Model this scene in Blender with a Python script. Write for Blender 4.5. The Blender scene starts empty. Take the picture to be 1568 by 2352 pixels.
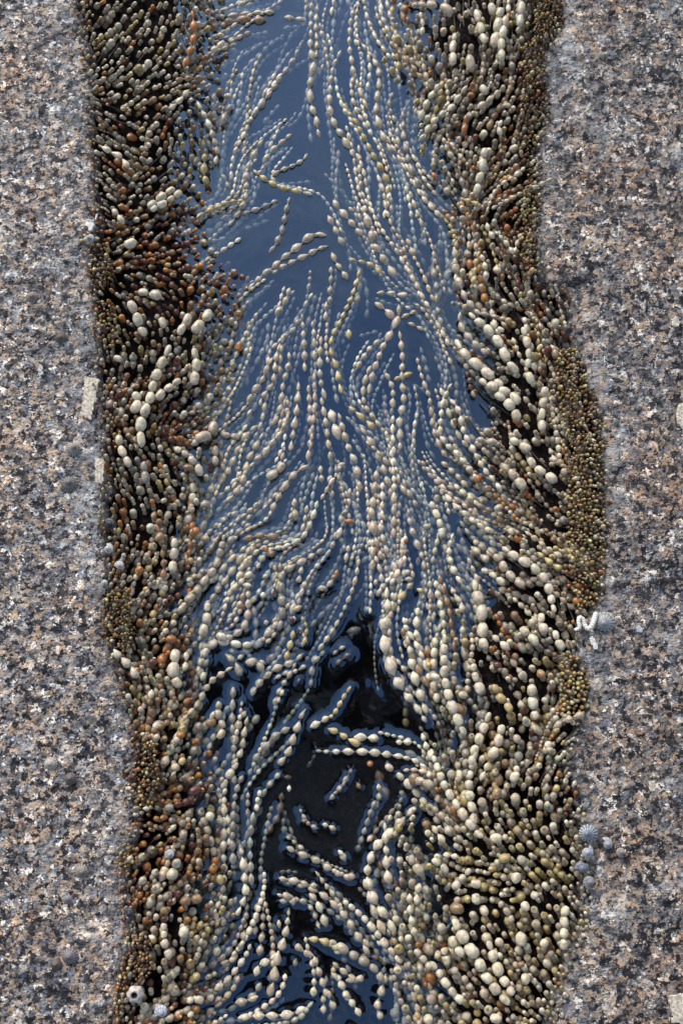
import bpy, math, random
import numpy as np
from mathutils import Vector, Matrix, noise as mnoise

random = random.Random(7); rng = np.random.default_rng(7)
S = bpy.context.scene
# ------------------------------------------------------------------ camera
CAM_H = 1.2; TILT = math.radians(10.6); F = 2522.0
cam = bpy.data.cameras.new('camera'); camo = bpy.data.objects.new('camera', cam)
S.collection.objects.link(camo); S.camera = camo
camo.location = (0, 0, CAM_H); camo.rotation_euler = (TILT, 0, 0)
cam.sensor_fit = 'VERTICAL'; cam.sensor_height = 24; cam.lens = F/2352*24
cam.clip_start = 0.02; cam.clip_end = 200
cam.dof.use_dof = True; cam.dof.focus_distance = 1.215; cam.dof.aperture_fstop = 4.5
# ------------------------------------------------------------------ sky, sun, exposure
SUN_EL, SUN_AZ = math.radians(33), math.radians(-25)
W = bpy.data.worlds.new('World'); S.world = W; W.use_nodes = True
wn = W.node_tree; wn.nodes.clear()
sky = wn.nodes.new('ShaderNodeTexSky'); sky.sky_type = 'NISHITA'; sky.sun_disc = False
sky.sun_elevation = SUN_EL; sky.sun_rotation = SUN_AZ; sky.air_density = 1.0; sky.dust_density = 1.5; sky.ozone_density = 1.5
bg = wn.nodes.new('ShaderNodeBackground'); bg.inputs[1].default_value = 0.145
wo = wn.nodes.new('ShaderNodeOutputWorld')
wtc = wn.nodes.new('ShaderNodeTexCoord'); wno = wn.nodes.new('ShaderNodeTexNoise'); wno.inputs['Scale'].default_value = 4.0; wno.inputs['Detail'].default_value = 5; wno.inputs['Roughness'].default_value = .6
wn.links.new(wtc.outputs['Generated'], wno.inputs['Vector'])
wr = wn.nodes.new('ShaderNodeValToRGB'); wr.color_ramp.elements[0].position = .42; wr.color_ramp.elements[1].position = .72; wr.color_ramp.elements[1].color = (.75,.75,.75,1); wn.links.new(wno.outputs[0], wr.inputs[0])
wbw = wn.nodes.new('ShaderNodeRGBToBW'); wn.links.new(sky.outputs[0], wbw.inputs[0])
wm = wn.nodes.new('ShaderNodeMath'); wm.operation = 'MULTIPLY'; wm.inputs[1].default_value = 1.9; wn.links.new(wbw.outputs[0], wm.inputs[0])
wx = wn.nodes.new('ShaderNodeMix'); wx.data_type = 'RGBA'; wn.links.new(wr.outputs[0], wx.inputs[0]); wn.links.new(sky.outputs[0], wx.inputs[6]); wn.links.new(wm.outputs[0], wx.inputs[7])
wn.links.new(wx.outputs[2], bg.inputs[0]); wn.links.new(bg.outputs[0], wo.inputs[0])
sun = bpy.data.lights.new('sun', 'SUN'); suno = bpy.data.objects.new('sun', sun); S.collection.objects.link(suno)
sun.energy = 2.5; sun.angle = math.radians(34); sun.color = (1, .92, .82)
suno.rotation_euler = (math.radians(90)-SUN_EL, 0, math.pi-SUN_AZ)
S.view_settings.view_transform = 'Standard'; S.view_settings.look = 'None'
S.view_settings.gamma = 1; S.view_settings.exposure = 0.27

ct, st = math.cos(TILT), math.sin(TILT)
def P(u, v, z=0.0):
    """photo point (1568 x 2352 grid) -> place on the level z, in metres"""
    u = np.asarray(u, float); v = np.asarray(v, float)
    dx = (u-784)/F; dy = -(v-1176)/F
    wy = dy*ct + st; wz = dy*st - ct
    t = (z-CAM_H)/wz
    return np.stack([dx*t, wy*t, np.zeros_like(t)+z], -1)
def Pv(u, v, z=0.0): return Vector(P(u, v, z))
MM = 0.000484*1.0      # one photo unit, metres
ZW = -0.040            # water level

LE = np.array([(165,-400),(170,0),(200,100),(208,200),(203,300),(215,400),(222,500),(208,560),(205,620),(222,700),(226,800),(222,880),(238,960),(240,1050),(246,1120),(232,1200),(243,1300),(238,1400),(252,1480),(285,1580),(300,1660),(318,1720),(308,1800),(318,1880),(300,1950),(285,2020),(296,2100),(300,2180),(278,2260),(262,2352),(262,2800)], float)
RE = np.array([(1290,-400),(1288,0),(1285,60),(1250,110),(1248,180),(1258,250),(1232,330),(1240,420),(1225,520),(1238,630),(1272,652),(1306,672),(1310,730),(1318,800),(1350,880),(1375,950),(1388,1060),(1388,1200),(1382,1290),(1375,1380),(1335,1440),(1322,1500),(1350,1570),(1345,1640),(1310,1700),(1305,1760),(1330,1840),(1340,1950),(1345,2060),(1338,2140),(1300,2200),(1285,2280),(1262,2352),(1258,2800)], float)
WL = np.array([(520,-400),(520,0),(530,200),(505,330),(470,500),(480,560),(570,640),(555,760),(545,860),(500,960),(500,1100),(470,1300),(440,1500),(480,1700),(510,1900),(520,2100),(480,2352),(480,2800)], float)
WR = np.array([(900,-400),(900,0),(890,150),(950,230),(960,350),(1010,470),(1040,600),(1050,760),(1040,860),(1020,980),(1080,1120),(1080,1300),(960,1500),(1000,1700),(900,1900),(900,2150),(930,2352),(930,2800)], float)
def xof(A, v): return np.interp(v, A[:,1], A[:,0])
VOID = [(690,1400),(690,1320),(760,1290),(830,1300),(850,1350),(870,1410),(868,1500),(930,1640),(930,1690),(880,1730),(860,1760),(850,1880),(800,1990),(660,1990),(570,1960),(580,1880),(650,1850),(700,1740),(720,1640),(650,1600),(660,1500)]
def inpoly(x, y, poly):
    c = False; n = len(poly); j = n-1
    for i in range(n):
        xi, yi = poly[i]; xj, yj = poly[j]
        if (yi > y) != (yj > y) and x < (xj-xi)*(y-yi)/(yj-yi)+xi: c = not c
        j = i
    return c
def ztop(u, v):
    """height of the top of the weed"""
    le, wl, wr, re = xof(LE, v), xof(WL, v), xof(WR, v), xof(RE, v)
    if u < wl: t = (wl-u)/(wl-le)
    elif u > wr: t = (u-wr)/(re-wr)
    else: return ZW-0.001
    t = max(0, min(1.1, t))
    return ZW+0.001+0.038*t**0.55

# ------------------------------------------------------------------ materials
def new_mat(name):
    m = bpy.data.materials.new(name); m.use_nodes = True; nt = m.node_tree
    return m, nt, nt.nodes['Principled BSDF'], lambda t: nt.nodes.new(t)
def ramp(n, stops, interp='LINEAR'):
    cr = n.color_ramp; cr.interpolation = interp
    while len(cr.elements) < len(stops): cr.elements.new(0.5)
    for e, (p, c) in zip(cr.elements, stops): e.position = p; e.color = (*c, 1)
def mixc(nt, a, b, f, mode='MIX'):
    n = nt.nodes.new('ShaderNodeMix'); n.data_type = 'RGBA'; n.blend_type = mode
    for k, s in ((0, f), (6, a), (7, b)):
        if isinstance(s, (int, float)): n.inputs[k].default_value = s
        elif isinstance(s, tuple): n.inputs[k].default_value = (*s, 1)
        else: nt.links.new(s, n.inputs[k])
    return n.outputs[2]
def granite(name, tone=1.0, warm=0.0, seed=0.0):
    m, nt, b, N = new_mat(name); L = nt.links.new
    tc = N('ShaderNodeTexCoord'); mp = N('ShaderNodeMapping'); L(tc.outputs['Object'], mp.inputs[0])
    mp.inputs['Location'].default_value = (seed, seed*2, seed)
    def noise(scale, detail=3, rough=.6, dist=0.0, src=None):
        n = N('ShaderNodeTexNoise'); n.inputs['Scale'].default_value = scale; n.inputs['Detail'].default_value = detail
        n.inputs['Roughness'].default_value = rough; n.inputs['Distortion'].default_value = dist
        L(src or mp.outputs[0], n.inputs['Vector']); return n
    # warp so crystals have ragged outlines
    w = noise(420, 3, .7); va = N('ShaderNodeVectorMath'); va.operation = 'MULTIPLY_ADD'
    va.inputs[1].default_value = (.0042,)*3; L(w.outputs['Color'], va.inputs[0]); L(mp.outputs[0], va.inputs[2])
    def voro(scale):
        v = N('ShaderNodeTexVoronoi'); v.inputs['Scale'].default_value = scale; L(va.outputs[0], v.inputs['Vector'])
        s = N('ShaderNodeSeparateColor'); L(v.outputs['Color'], s.inputs[0]); return v, s
    v1, s1 = voro(120); v2, s2 = voro(230); v3, s3 = voro(60)
    T = lambda *c: tuple(x*tone for x in c)
    patch = noise(13, 3, .6)
    ad = N('ShaderNodeMath'); ad.operation = 'MULTIPLY_ADD'; L(patch.outputs[0], ad.inputs[0]); ad.inputs[1].default_value = .7
    sh = N('ShaderNodeMath'); sh.operation = 'SUBTRACT'; L(s1.outputs[0], sh.inputs[0]); sh.inputs[1].default_value = .35
    L(sh.outputs[0], ad.inputs[2])
    r1 = N('ShaderNodeValToRGB'); L(ad.outputs[0], r1.inputs[0])
    ramp(r1, [(0, T(.06,.06,.075)), (.22, T(.13,.125,.13)), (.38, T(.24,.235,.235)), (.52, T(.34,.285,.235)), (.70-warm, T(.42,.30,.20)), (.80, T(.30,.29,.30)), (.90, T(.55,.50,.44))], 'CONSTANT')
    r2 = N('ShaderNodeValToRGB'); L(s2.outputs[0], r2.inputs[0])
    ramp(r2, [(0, T(.03,.03,.04)), (.28, T(.12,.12,.13)), (.48, T(.30,.28,.26)), (.72, T(.40,.31,.22)), (.9, T(.62,.58,.53))], 'CONSTANT')
    c = mixc(nt, r1.outputs[0], r2.outputs[0], .33)
    def mask(scale, lo, hi, det=3, src=None, sd=0.0):
        mm = N('ShaderNodeMapping'); mm.inputs['Location'].default_value = (sd, sd*1.7, -sd); L(mp.outputs[0], mm.inputs[0])
        n = noise(scale, det, .68, .0, mm.outputs[0]); r = N('ShaderNodeValToRGB'); L(n.outputs[0], r.inputs[0]); ramp(r, [(lo, (0,0,0)), (hi, (1,1,1))]); return r.outputs[0]
    c = mixc(nt, c, T(.48,.37,.275), mask(80, .54, .57, sd=5.0))        # feldspar grains
    c = mixc(nt, c, T(.86,.84,.79), mask(95, .575, .60, sd=9.0))      # white grains
    c = mixc(nt, c, T(.20,.235,.29), mask(130, .555, .60, sd=13.0))       # smoky quartz
    c = mixc(nt, c, T(.018,.018,.024), mask(105, .53, .57, sd=17.0))  # dark mica
    c = mixc(nt, c, T(.022,.022,.03), mask(250, .57, .615, 2, sd=21.0))
    r3 = N('ShaderNodeValToRGB'); L(s3.outputs[1], r3.inputs[0]); ramp(r3, [(0, (0,0,0)), (.97, (.85,.85,.85))], 'CONSTANT')
    f3 = mixc(nt, r3.outputs[0], mask(160, .46, .54, sd=3.0), 1.0, 'MULTIPLY')
    c = mixc(nt, c, T(.66,.61,.54), f3)
    n7 = noise(11, 4, .65); r7 = N('ShaderNodeValToRGB'); L(n7.outputs[0], r7.inputs[0]); ramp(r7, [(.36, (.72,.72,.74)), (.50, (1.02,.98,.93)), (.64, (1.16,.96,.80))])
    c = mixc(nt, c, r7.outputs[0], .85, 'MULTIPLY')
    c = mixc(nt, c, T(.50,.53,.55), mixc(nt, mask(22, .56, .70, 5, sd=31.0), mask(210, .42, .56, sd=33.0), 1.0, 'MULTIPLY'))
    ea = N('ShaderNodeAttribute'); ea.attribute_name = 'tint'
    c = mixc(nt, c, T(.42,.45,.47), mixc(nt, ea.outputs['Color'], mask(110, .47, .53, sd=41.0), 1.0, 'MULTIPLY'))
    n8 = noise(30, 4, .7, .4); r8 = N('ShaderNodeValToRGB'); L(n8.outputs[0], r8.inputs[0]); ramp(r8, [(.34, (.60,.60,.62)), (.52, (1,1,1)), (.68, (1.30,1.27,1.2))])
    c = mixc(nt, c, r8.outputs[0], .9, 'MULTIPLY')
    L(c, b.inputs['Base Color']); b.inputs['Roughness'].default_value = .62; b.inputs['Specular IOR Level'].default_value = .35
    bp = N('ShaderNodeBump'); bp.inputs['Strength'].default_value = .55; bp.inputs['Distance'].default_value = .0012
    nb = noise(500, 4, .7); L(nb.outputs[0], bp.inputs['Height']); 
    bp2 = N('ShaderNodeBump'); bp2.inputs['Strength'].default_value = .8; bp2.inputs['Distance'].default_value = .009
    nb2 = noise(95, 3, .6); L(nb2.outputs[0], bp2.inputs['Height']); L(bp.outputs[0], bp2.inputs['Normal']); L(bp2.outputs[0], b.inputs['Normal'])
    return m
def bead_mat(name, src):
    m, nt, b, N = new_mat(name); L = nt.links.new
    if src == 'object':
        a = N('ShaderNodeObjectInfo'); col = a.outputs['Color']
    else:
        a = N('ShaderNodeAttribute'); a.attribute_name = 'tint'; col = a.outputs['Color']
    g = N('ShaderNodeNewGeometry')
    n1 = N('ShaderNodeTexNoise'); n1.inputs['Scale'].default_value = 230; n1.inputs['Detail'].default_value = 3; L(g.outputs['Position'], n1.inputs['Vector'])
    r1 = N('ShaderNodeValToRGB'); L(n1.outputs[0], r1.inputs[0]); ramp(r1, [(.30, (.62,.55,.46)), (.5, (.95,.93,.9)), (.70, (1.22,1.22,1.2))])
    c = mixc(nt, col, r1.outputs[0], 1.0, 'MULTIPLY')
    v = N('ShaderNodeTexVoronoi'); v.inputs['Scale'].default_value = 760; L(g.outputs['Position'], v.inputs['Vector'])
    r2 = N('ShaderNodeValToRGB'); L(v.outputs['Distance'], r2.inputs[0]); ramp(r2, [(.18, (1,1,1)), (.36, (0,0,0))])
    f = N('ShaderNodeMath'); f.operation = 'MULTIPLY'; f.inputs[1].default_value = .55; L(r2.outputs[0], f.inputs[0])
    lc = mixc(nt, c, (.80,.76,.62), .55)
    c = mixc(nt, c, lc, f.outputs[0])
    L(c, b.inputs['Base Color']); b.inputs['Roughness'].default_value = .38; b.inputs['Specular IOR Level'].default_value = .5; b.inputs['Coat Weight'].default_value = .35; b.inputs['Coat Roughness'].default_value = .18
    b.inputs['Subsurface Weight'].default_value = 0
    bp = N('ShaderNodeBump'); bp.inputs['Strength'].default_value = .5; bp.inputs['Distance'].default_value = .0006
    L(r2.outputs[0], bp.inputs['Height']); L(bp.outputs[0], b.inputs['Normal'])
    return m
def plain(name, col, rough=.6, var=.3, scale=300, bump=.5, col2=None):
    m, nt, b, N = new_mat(name); L = nt.links.new
    tc = N('ShaderNodeTexCoord'); n = N('ShaderNodeTexNoise'); n.inputs['Scale'].default_value = scale; n.inputs['Detail'].default_value = 4
    L(tc.outputs['Object'], n.inputs['Vector']); r = N('ShaderNodeValToRGB'); L(n.outputs[0], r.inputs[0])
    c2 = col2 or tuple(x*(1-var) for x in col)
    ramp(r, [(.35, c2), (.65, tuple(min(.9, x*(1+var*.5)) for x in col))]); L(r.outputs[0], b.inputs['Base Color'])
    b.inputs['Roughness'].default_value = rough
    bp = N('ShaderNodeBump'); bp.inputs['Strength'].default_value = bump; bp.inputs['Distance'].default_value = .001
    L(n.outputs[0], bp.inputs['Height']); L(bp.outputs[0], b.inputs['Normal'])
    return m
def vcol(name, rough=.5):
    m, nt, b, N = new_mat(name); L = nt.links.new
    a = N('ShaderNodeAttribute'); a.attribute_name = 'tint'
    g = N('ShaderNodeNewGeometry'); n1 = N('ShaderNodeTexNoise'); n1.inputs['Scale'].default_value = 600; n1.inputs['Detail'].default_value = 3; L(g.outputs['Position'], n1.inputs['Vector'])
    r1 = N('ShaderNodeValToRGB'); L(n1.outputs[0], r1.inputs[0]); ramp(r1, [(.3, (.6,.6,.6)), (.65, (1.1,1.1,1.1))])
    L(mixc(nt, a.outputs['Color'], r1.outputs[0], 1.0, 'MULTIPLY'), b.inputs['Base Color']); b.inputs['Roughness'].default_value = rough
    return m
M_GL = granite('granite_left', 1.08, .05, 0.0)
M_GR = granite('granite_right', .86, 0.0, 3.7)
M_BEAD = bead_mat('weed_bead', 'object')
M_BEADV = bead_mat('weed_bead_mass', 'attr')
M_STEM = plain('weed_stem', (.20, .17, .11), .45, .4, 300)
M_VC = vcol('shell_banded', .45)
M_FELD = plain('feldspar', (.72, .65, .53), .6, .2, 330, .9, (.34, .29, .23))
M_FELDB = plain('feldspar_blue', (.46, .48, .55), .55, .3, 520, .8)
M_CHALK = plain('chalky_tube', (.80, .79, .74), .7, .3, 600, .9)
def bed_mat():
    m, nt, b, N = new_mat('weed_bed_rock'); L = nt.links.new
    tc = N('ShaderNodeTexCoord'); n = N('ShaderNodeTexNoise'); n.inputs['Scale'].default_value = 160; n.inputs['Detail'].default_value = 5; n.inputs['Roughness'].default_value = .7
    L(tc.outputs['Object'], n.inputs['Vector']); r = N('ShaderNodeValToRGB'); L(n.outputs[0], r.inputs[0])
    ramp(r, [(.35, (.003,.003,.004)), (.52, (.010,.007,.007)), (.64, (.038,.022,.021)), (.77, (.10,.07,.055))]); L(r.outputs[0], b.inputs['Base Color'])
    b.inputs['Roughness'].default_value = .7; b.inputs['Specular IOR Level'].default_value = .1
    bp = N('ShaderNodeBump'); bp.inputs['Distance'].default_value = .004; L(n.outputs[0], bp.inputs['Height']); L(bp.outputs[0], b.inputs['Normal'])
    return m
M_BED = bed_mat()
def water_mat():
    m = bpy.data.materials.new('pool_water'); m.use_nodes = True; nt = m.node_tree; nt.nodes.clear(); N = nt.nodes.new; L = nt.links.new
    o = N('ShaderNodeOutputMaterial'); mx = N('ShaderNodeMixShader'); t = N('ShaderNodeBsdfTransparent'); g = N('ShaderNodeBsdfGlossy')
    t.inputs[0].default_value = (.88, .94, .98, 1); g.inputs['Roughness'].default_value = .03; g.inputs['Color'].default_value = (.50, .73, 1, 1)
    lw = N('ShaderNodeLayerWeight'); lw.inputs['Blend'].default_value = .5; pw = N('ShaderNodeMath'); pw.operation = 'POWER'; pw.inputs[1].default_value = 5; L(lw.outputs['Facing'], pw.inputs[0])
    fr = N('ShaderNodeMath'); fr.operation = 'MULTIPLY_ADD'; L(pw.outputs[0], fr.inputs[0]); fr.inputs[1].default_value = 1-R0; fr.inputs[2].default_value = R0
    tc = N('ShaderNodeTexCoord'); n = N('ShaderNodeTexNoise'); n.inputs['Scale'].default_value = 28; n.inputs['Detail'].default_value = 2; L(tc.outputs['Object'], n.inputs['Vector'])
    bp = N('ShaderNodeBump'); bp.inputs['Strength'].default_value = .25; bp.inputs['Distance'].default_value = .002; L(n.outputs[0], bp.inputs['Height'])
    L(bp.outputs[0], g.inputs['Normal'])
    L(fr.outputs[0], mx.inputs[0]); L(t.outputs[0], mx.inputs[1]); L(g.outputs[0], mx.inputs[2]); L(mx.outputs[0], o.inputs['Surface'])
    return m
R0 = .225
M_WATER = water_mat()

# ------------------------------------------------------------------ mesh helpers
def link(o, parent=None):
    S.collection.objects.link(o)
    if parent: o.parent = parent
    return o
def np_mesh(name, V, Fq, mat, tint=None, smooth=True, tris=None):
    me = bpy.data.meshes.new(name); V = np.asarray(V, np.float32)
    faces = [np.asarray(f, np.int32) for f in (Fq if isinstance(Fq, list) else [Fq]) if len(f)]
    nl = sum(f.size for f in faces); npoly = sum(len(f) for f in faces)
    me.vertices.add(len(V)); me.vertices.foreach_set('co', V.ravel())
    me.loops.add(nl); me.polygons.add(npoly)
    me.loops.foreach_set('vertex_index', np.concatenate([f.ravel() for f in faces]))
    starts = []; s = 0
    for f in faces:
        starts.append(s+np.arange(len(f))*f.shape[1]); s += f.size
    me.polygons.foreach_set('loop_start', np.concatenate(starts).astype(np.int32))
    me.polygons.foreach_set('use_smooth', np.full(npoly, smooth))
    me.update(calc_edges=True); me.validate()
    if tint is not None:
        a = me.attributes.new('tint', 'FLOAT_COLOR', 'POINT'); t = np.ones((len(V), 4), np.float32); t[:, :3] = tint
        a.data.foreach_set('color', t.ravel())
    me.materials.append(mat)
    return me
def obj(name, me, parent=None): return link(bpy.data.objects.new(name, me), parent)
def tag(o, label, cat, group=None, kind=None):
    if label: o['label'] = label
    if cat: o['category'] = cat
    if group: o['group'] = group
    if kind: o['kind'] = kind
    return o
def fbm(x, y, sc, seed=0.0, octv=4):
    return mnoise.fractal(Vector((x*sc+seed, y*sc-seed, seed)), 1.0, 2.0, octv)

# ------------------------------------------------------------------ rock ledges
def ledge(name, E, side, mat, label_unused=None):
    vs = np.concatenate([np.linspace(-380, 2780, 520)])
    e = []
    for v in vs:
        u = xof(E, v) + side*(-3) + 12*fbm(0, v, .03, side*3.1, 3) + 3*fbm(0, v, .12, side*7.7, 3)
        p = P(u, v, 0); e.append((p[0]+side*.0015*fbm(0, v, .4, 3, 2), p[1]))
    e = np.array(e)
    # continue the crack straight beyond the picture
    top = np.stack([np.full(12, e[0,0]), e[0,1]+np.geomspace(.05, 12, 12)[::1]], 1)[::-1]
    bot = np.stack([np.full(12, e[-1,0]), e[-1,1]-np.geomspace(.05, 12, 12)], 1)
    e = np.concatenate([top, e, bot])
    T = np.concatenate([[-.001]*0, np.array([0, 0, .0005, .0015, .003, .005, .008, .012, .016]), np.linspace(.021, .30, 56), [.34, .4, .5, .7, 1, 1.6, 2.6, 4.5, 8, 14]])
    V = np.zeros((len(e), len(T), 3))
    for i, (x, y) in enumerate(e):
        for j, t in enumerate(T):
            xx = x + side*t
            z = 0.0
            if j == 0: z = -.16; xx = x - side*.012
            else:
                z = -.010*math.exp(-t/.006) - .004*math.exp(-t/.03)
                k = min(1, t/.01)
                z += k*(.0045*fbm(xx, y, 8, side*2.0, 3) + .0022*fbm(xx, y, 45, side*5.0, 4))
                if t > .5: z += .05*fbm(xx, y, .7, side, 3)*min(1, t-.5)
            V[i, j] = (xx, y, z)
    n, m = V.shape[:2]; I = np.arange(n*m).reshape(n, m)
    q = np.stack([I[:-1,:-1], I[1:,:-1], I[1:,1:], I[:-1,1:]], -1).reshape(-1, 4)
    if side > 0: pass
    else: q = q[:, ::-1]
    tt = np.array(T); band = np.zeros((n, m, 3))
    for i, (x, y) in enumerate(e):
        wd = .030*(1+1.2*fbm(0, y, 7, side*4.0, 3)); f_ = np.exp(-(tt/max(.006, wd))**2)*(.15+(.4 if y > .12 and y < .55 else .15))
        band[i] = np.clip(f_, 0, .95)[:, None]
    o = obj(name, np_mesh(name, V.reshape(-1,3), q, mat, band.reshape(-1, 3))); o['kind'] = 'structure'
    return o, e
_, eL = ledge('rock_ledge', LE, -1, M_GL)
_, eR = ledge('rock_ledge', RE, 1, M_GR)
# ------------------------------------------------------------------ floor of the crevice
def bedz(u, v):
    le, wl, wr, re = xof(LE, v), xof(WL, v), xof(WR, v), xof(RE, v)
    if u < wl: t = (wl-u)/(wl-le)
    elif u > wr: t = (u-wr)/(re-wr)
    else: t = 0
    t = max(0, min(1.0, t))
    d = -.105 + (.037 if t == 0 else .037+.040*min(1, t*2.2))
    if t == 0: d = -.105+.037*max(0, 1-min(u-wl, wr-u)/70)
    m_ = math.hypot((u-860)/75, (v-1610)/90)
    if m_ < 1 and t == 0: d += .045*(1-m_*m_)
    if 480 < u < 1000 and 1350 < v < 2060:
        d -= .05*max(0, 1-((u-760)/240)**2)*max(0, 1-((v-1700)/380)**2)
    return d
us = np.arange(120, 1460, 10.0); vs = np.arange(-380, 2790, 12.0)
V = np.zeros((len(vs), len(us), 3))
for i, v in enumerate(vs):
    for j, u in enumerate(us):
        z = bedz(u, v); p = P(u, v, -.05); V[i, j] = (p[0], p[1], z + .010*fbm(p[0], p[1], 22, 1.0, 4))
V[0,:,1] += 12; V[-1,:,1] -= 12
n, m = V.shape[:2]; I = np.arange(n*m).reshape(n, m)
q = np.stack([I[1:,:-1], I[1:,1:], I[:-1,1:], I[:-1,:-1]], -1).reshape(-1, 4)
bed = obj('seabed', np_mesh('seabed', V.reshape(-1,3), q, M_BED)); bed['kind'] = 'structure'

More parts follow.
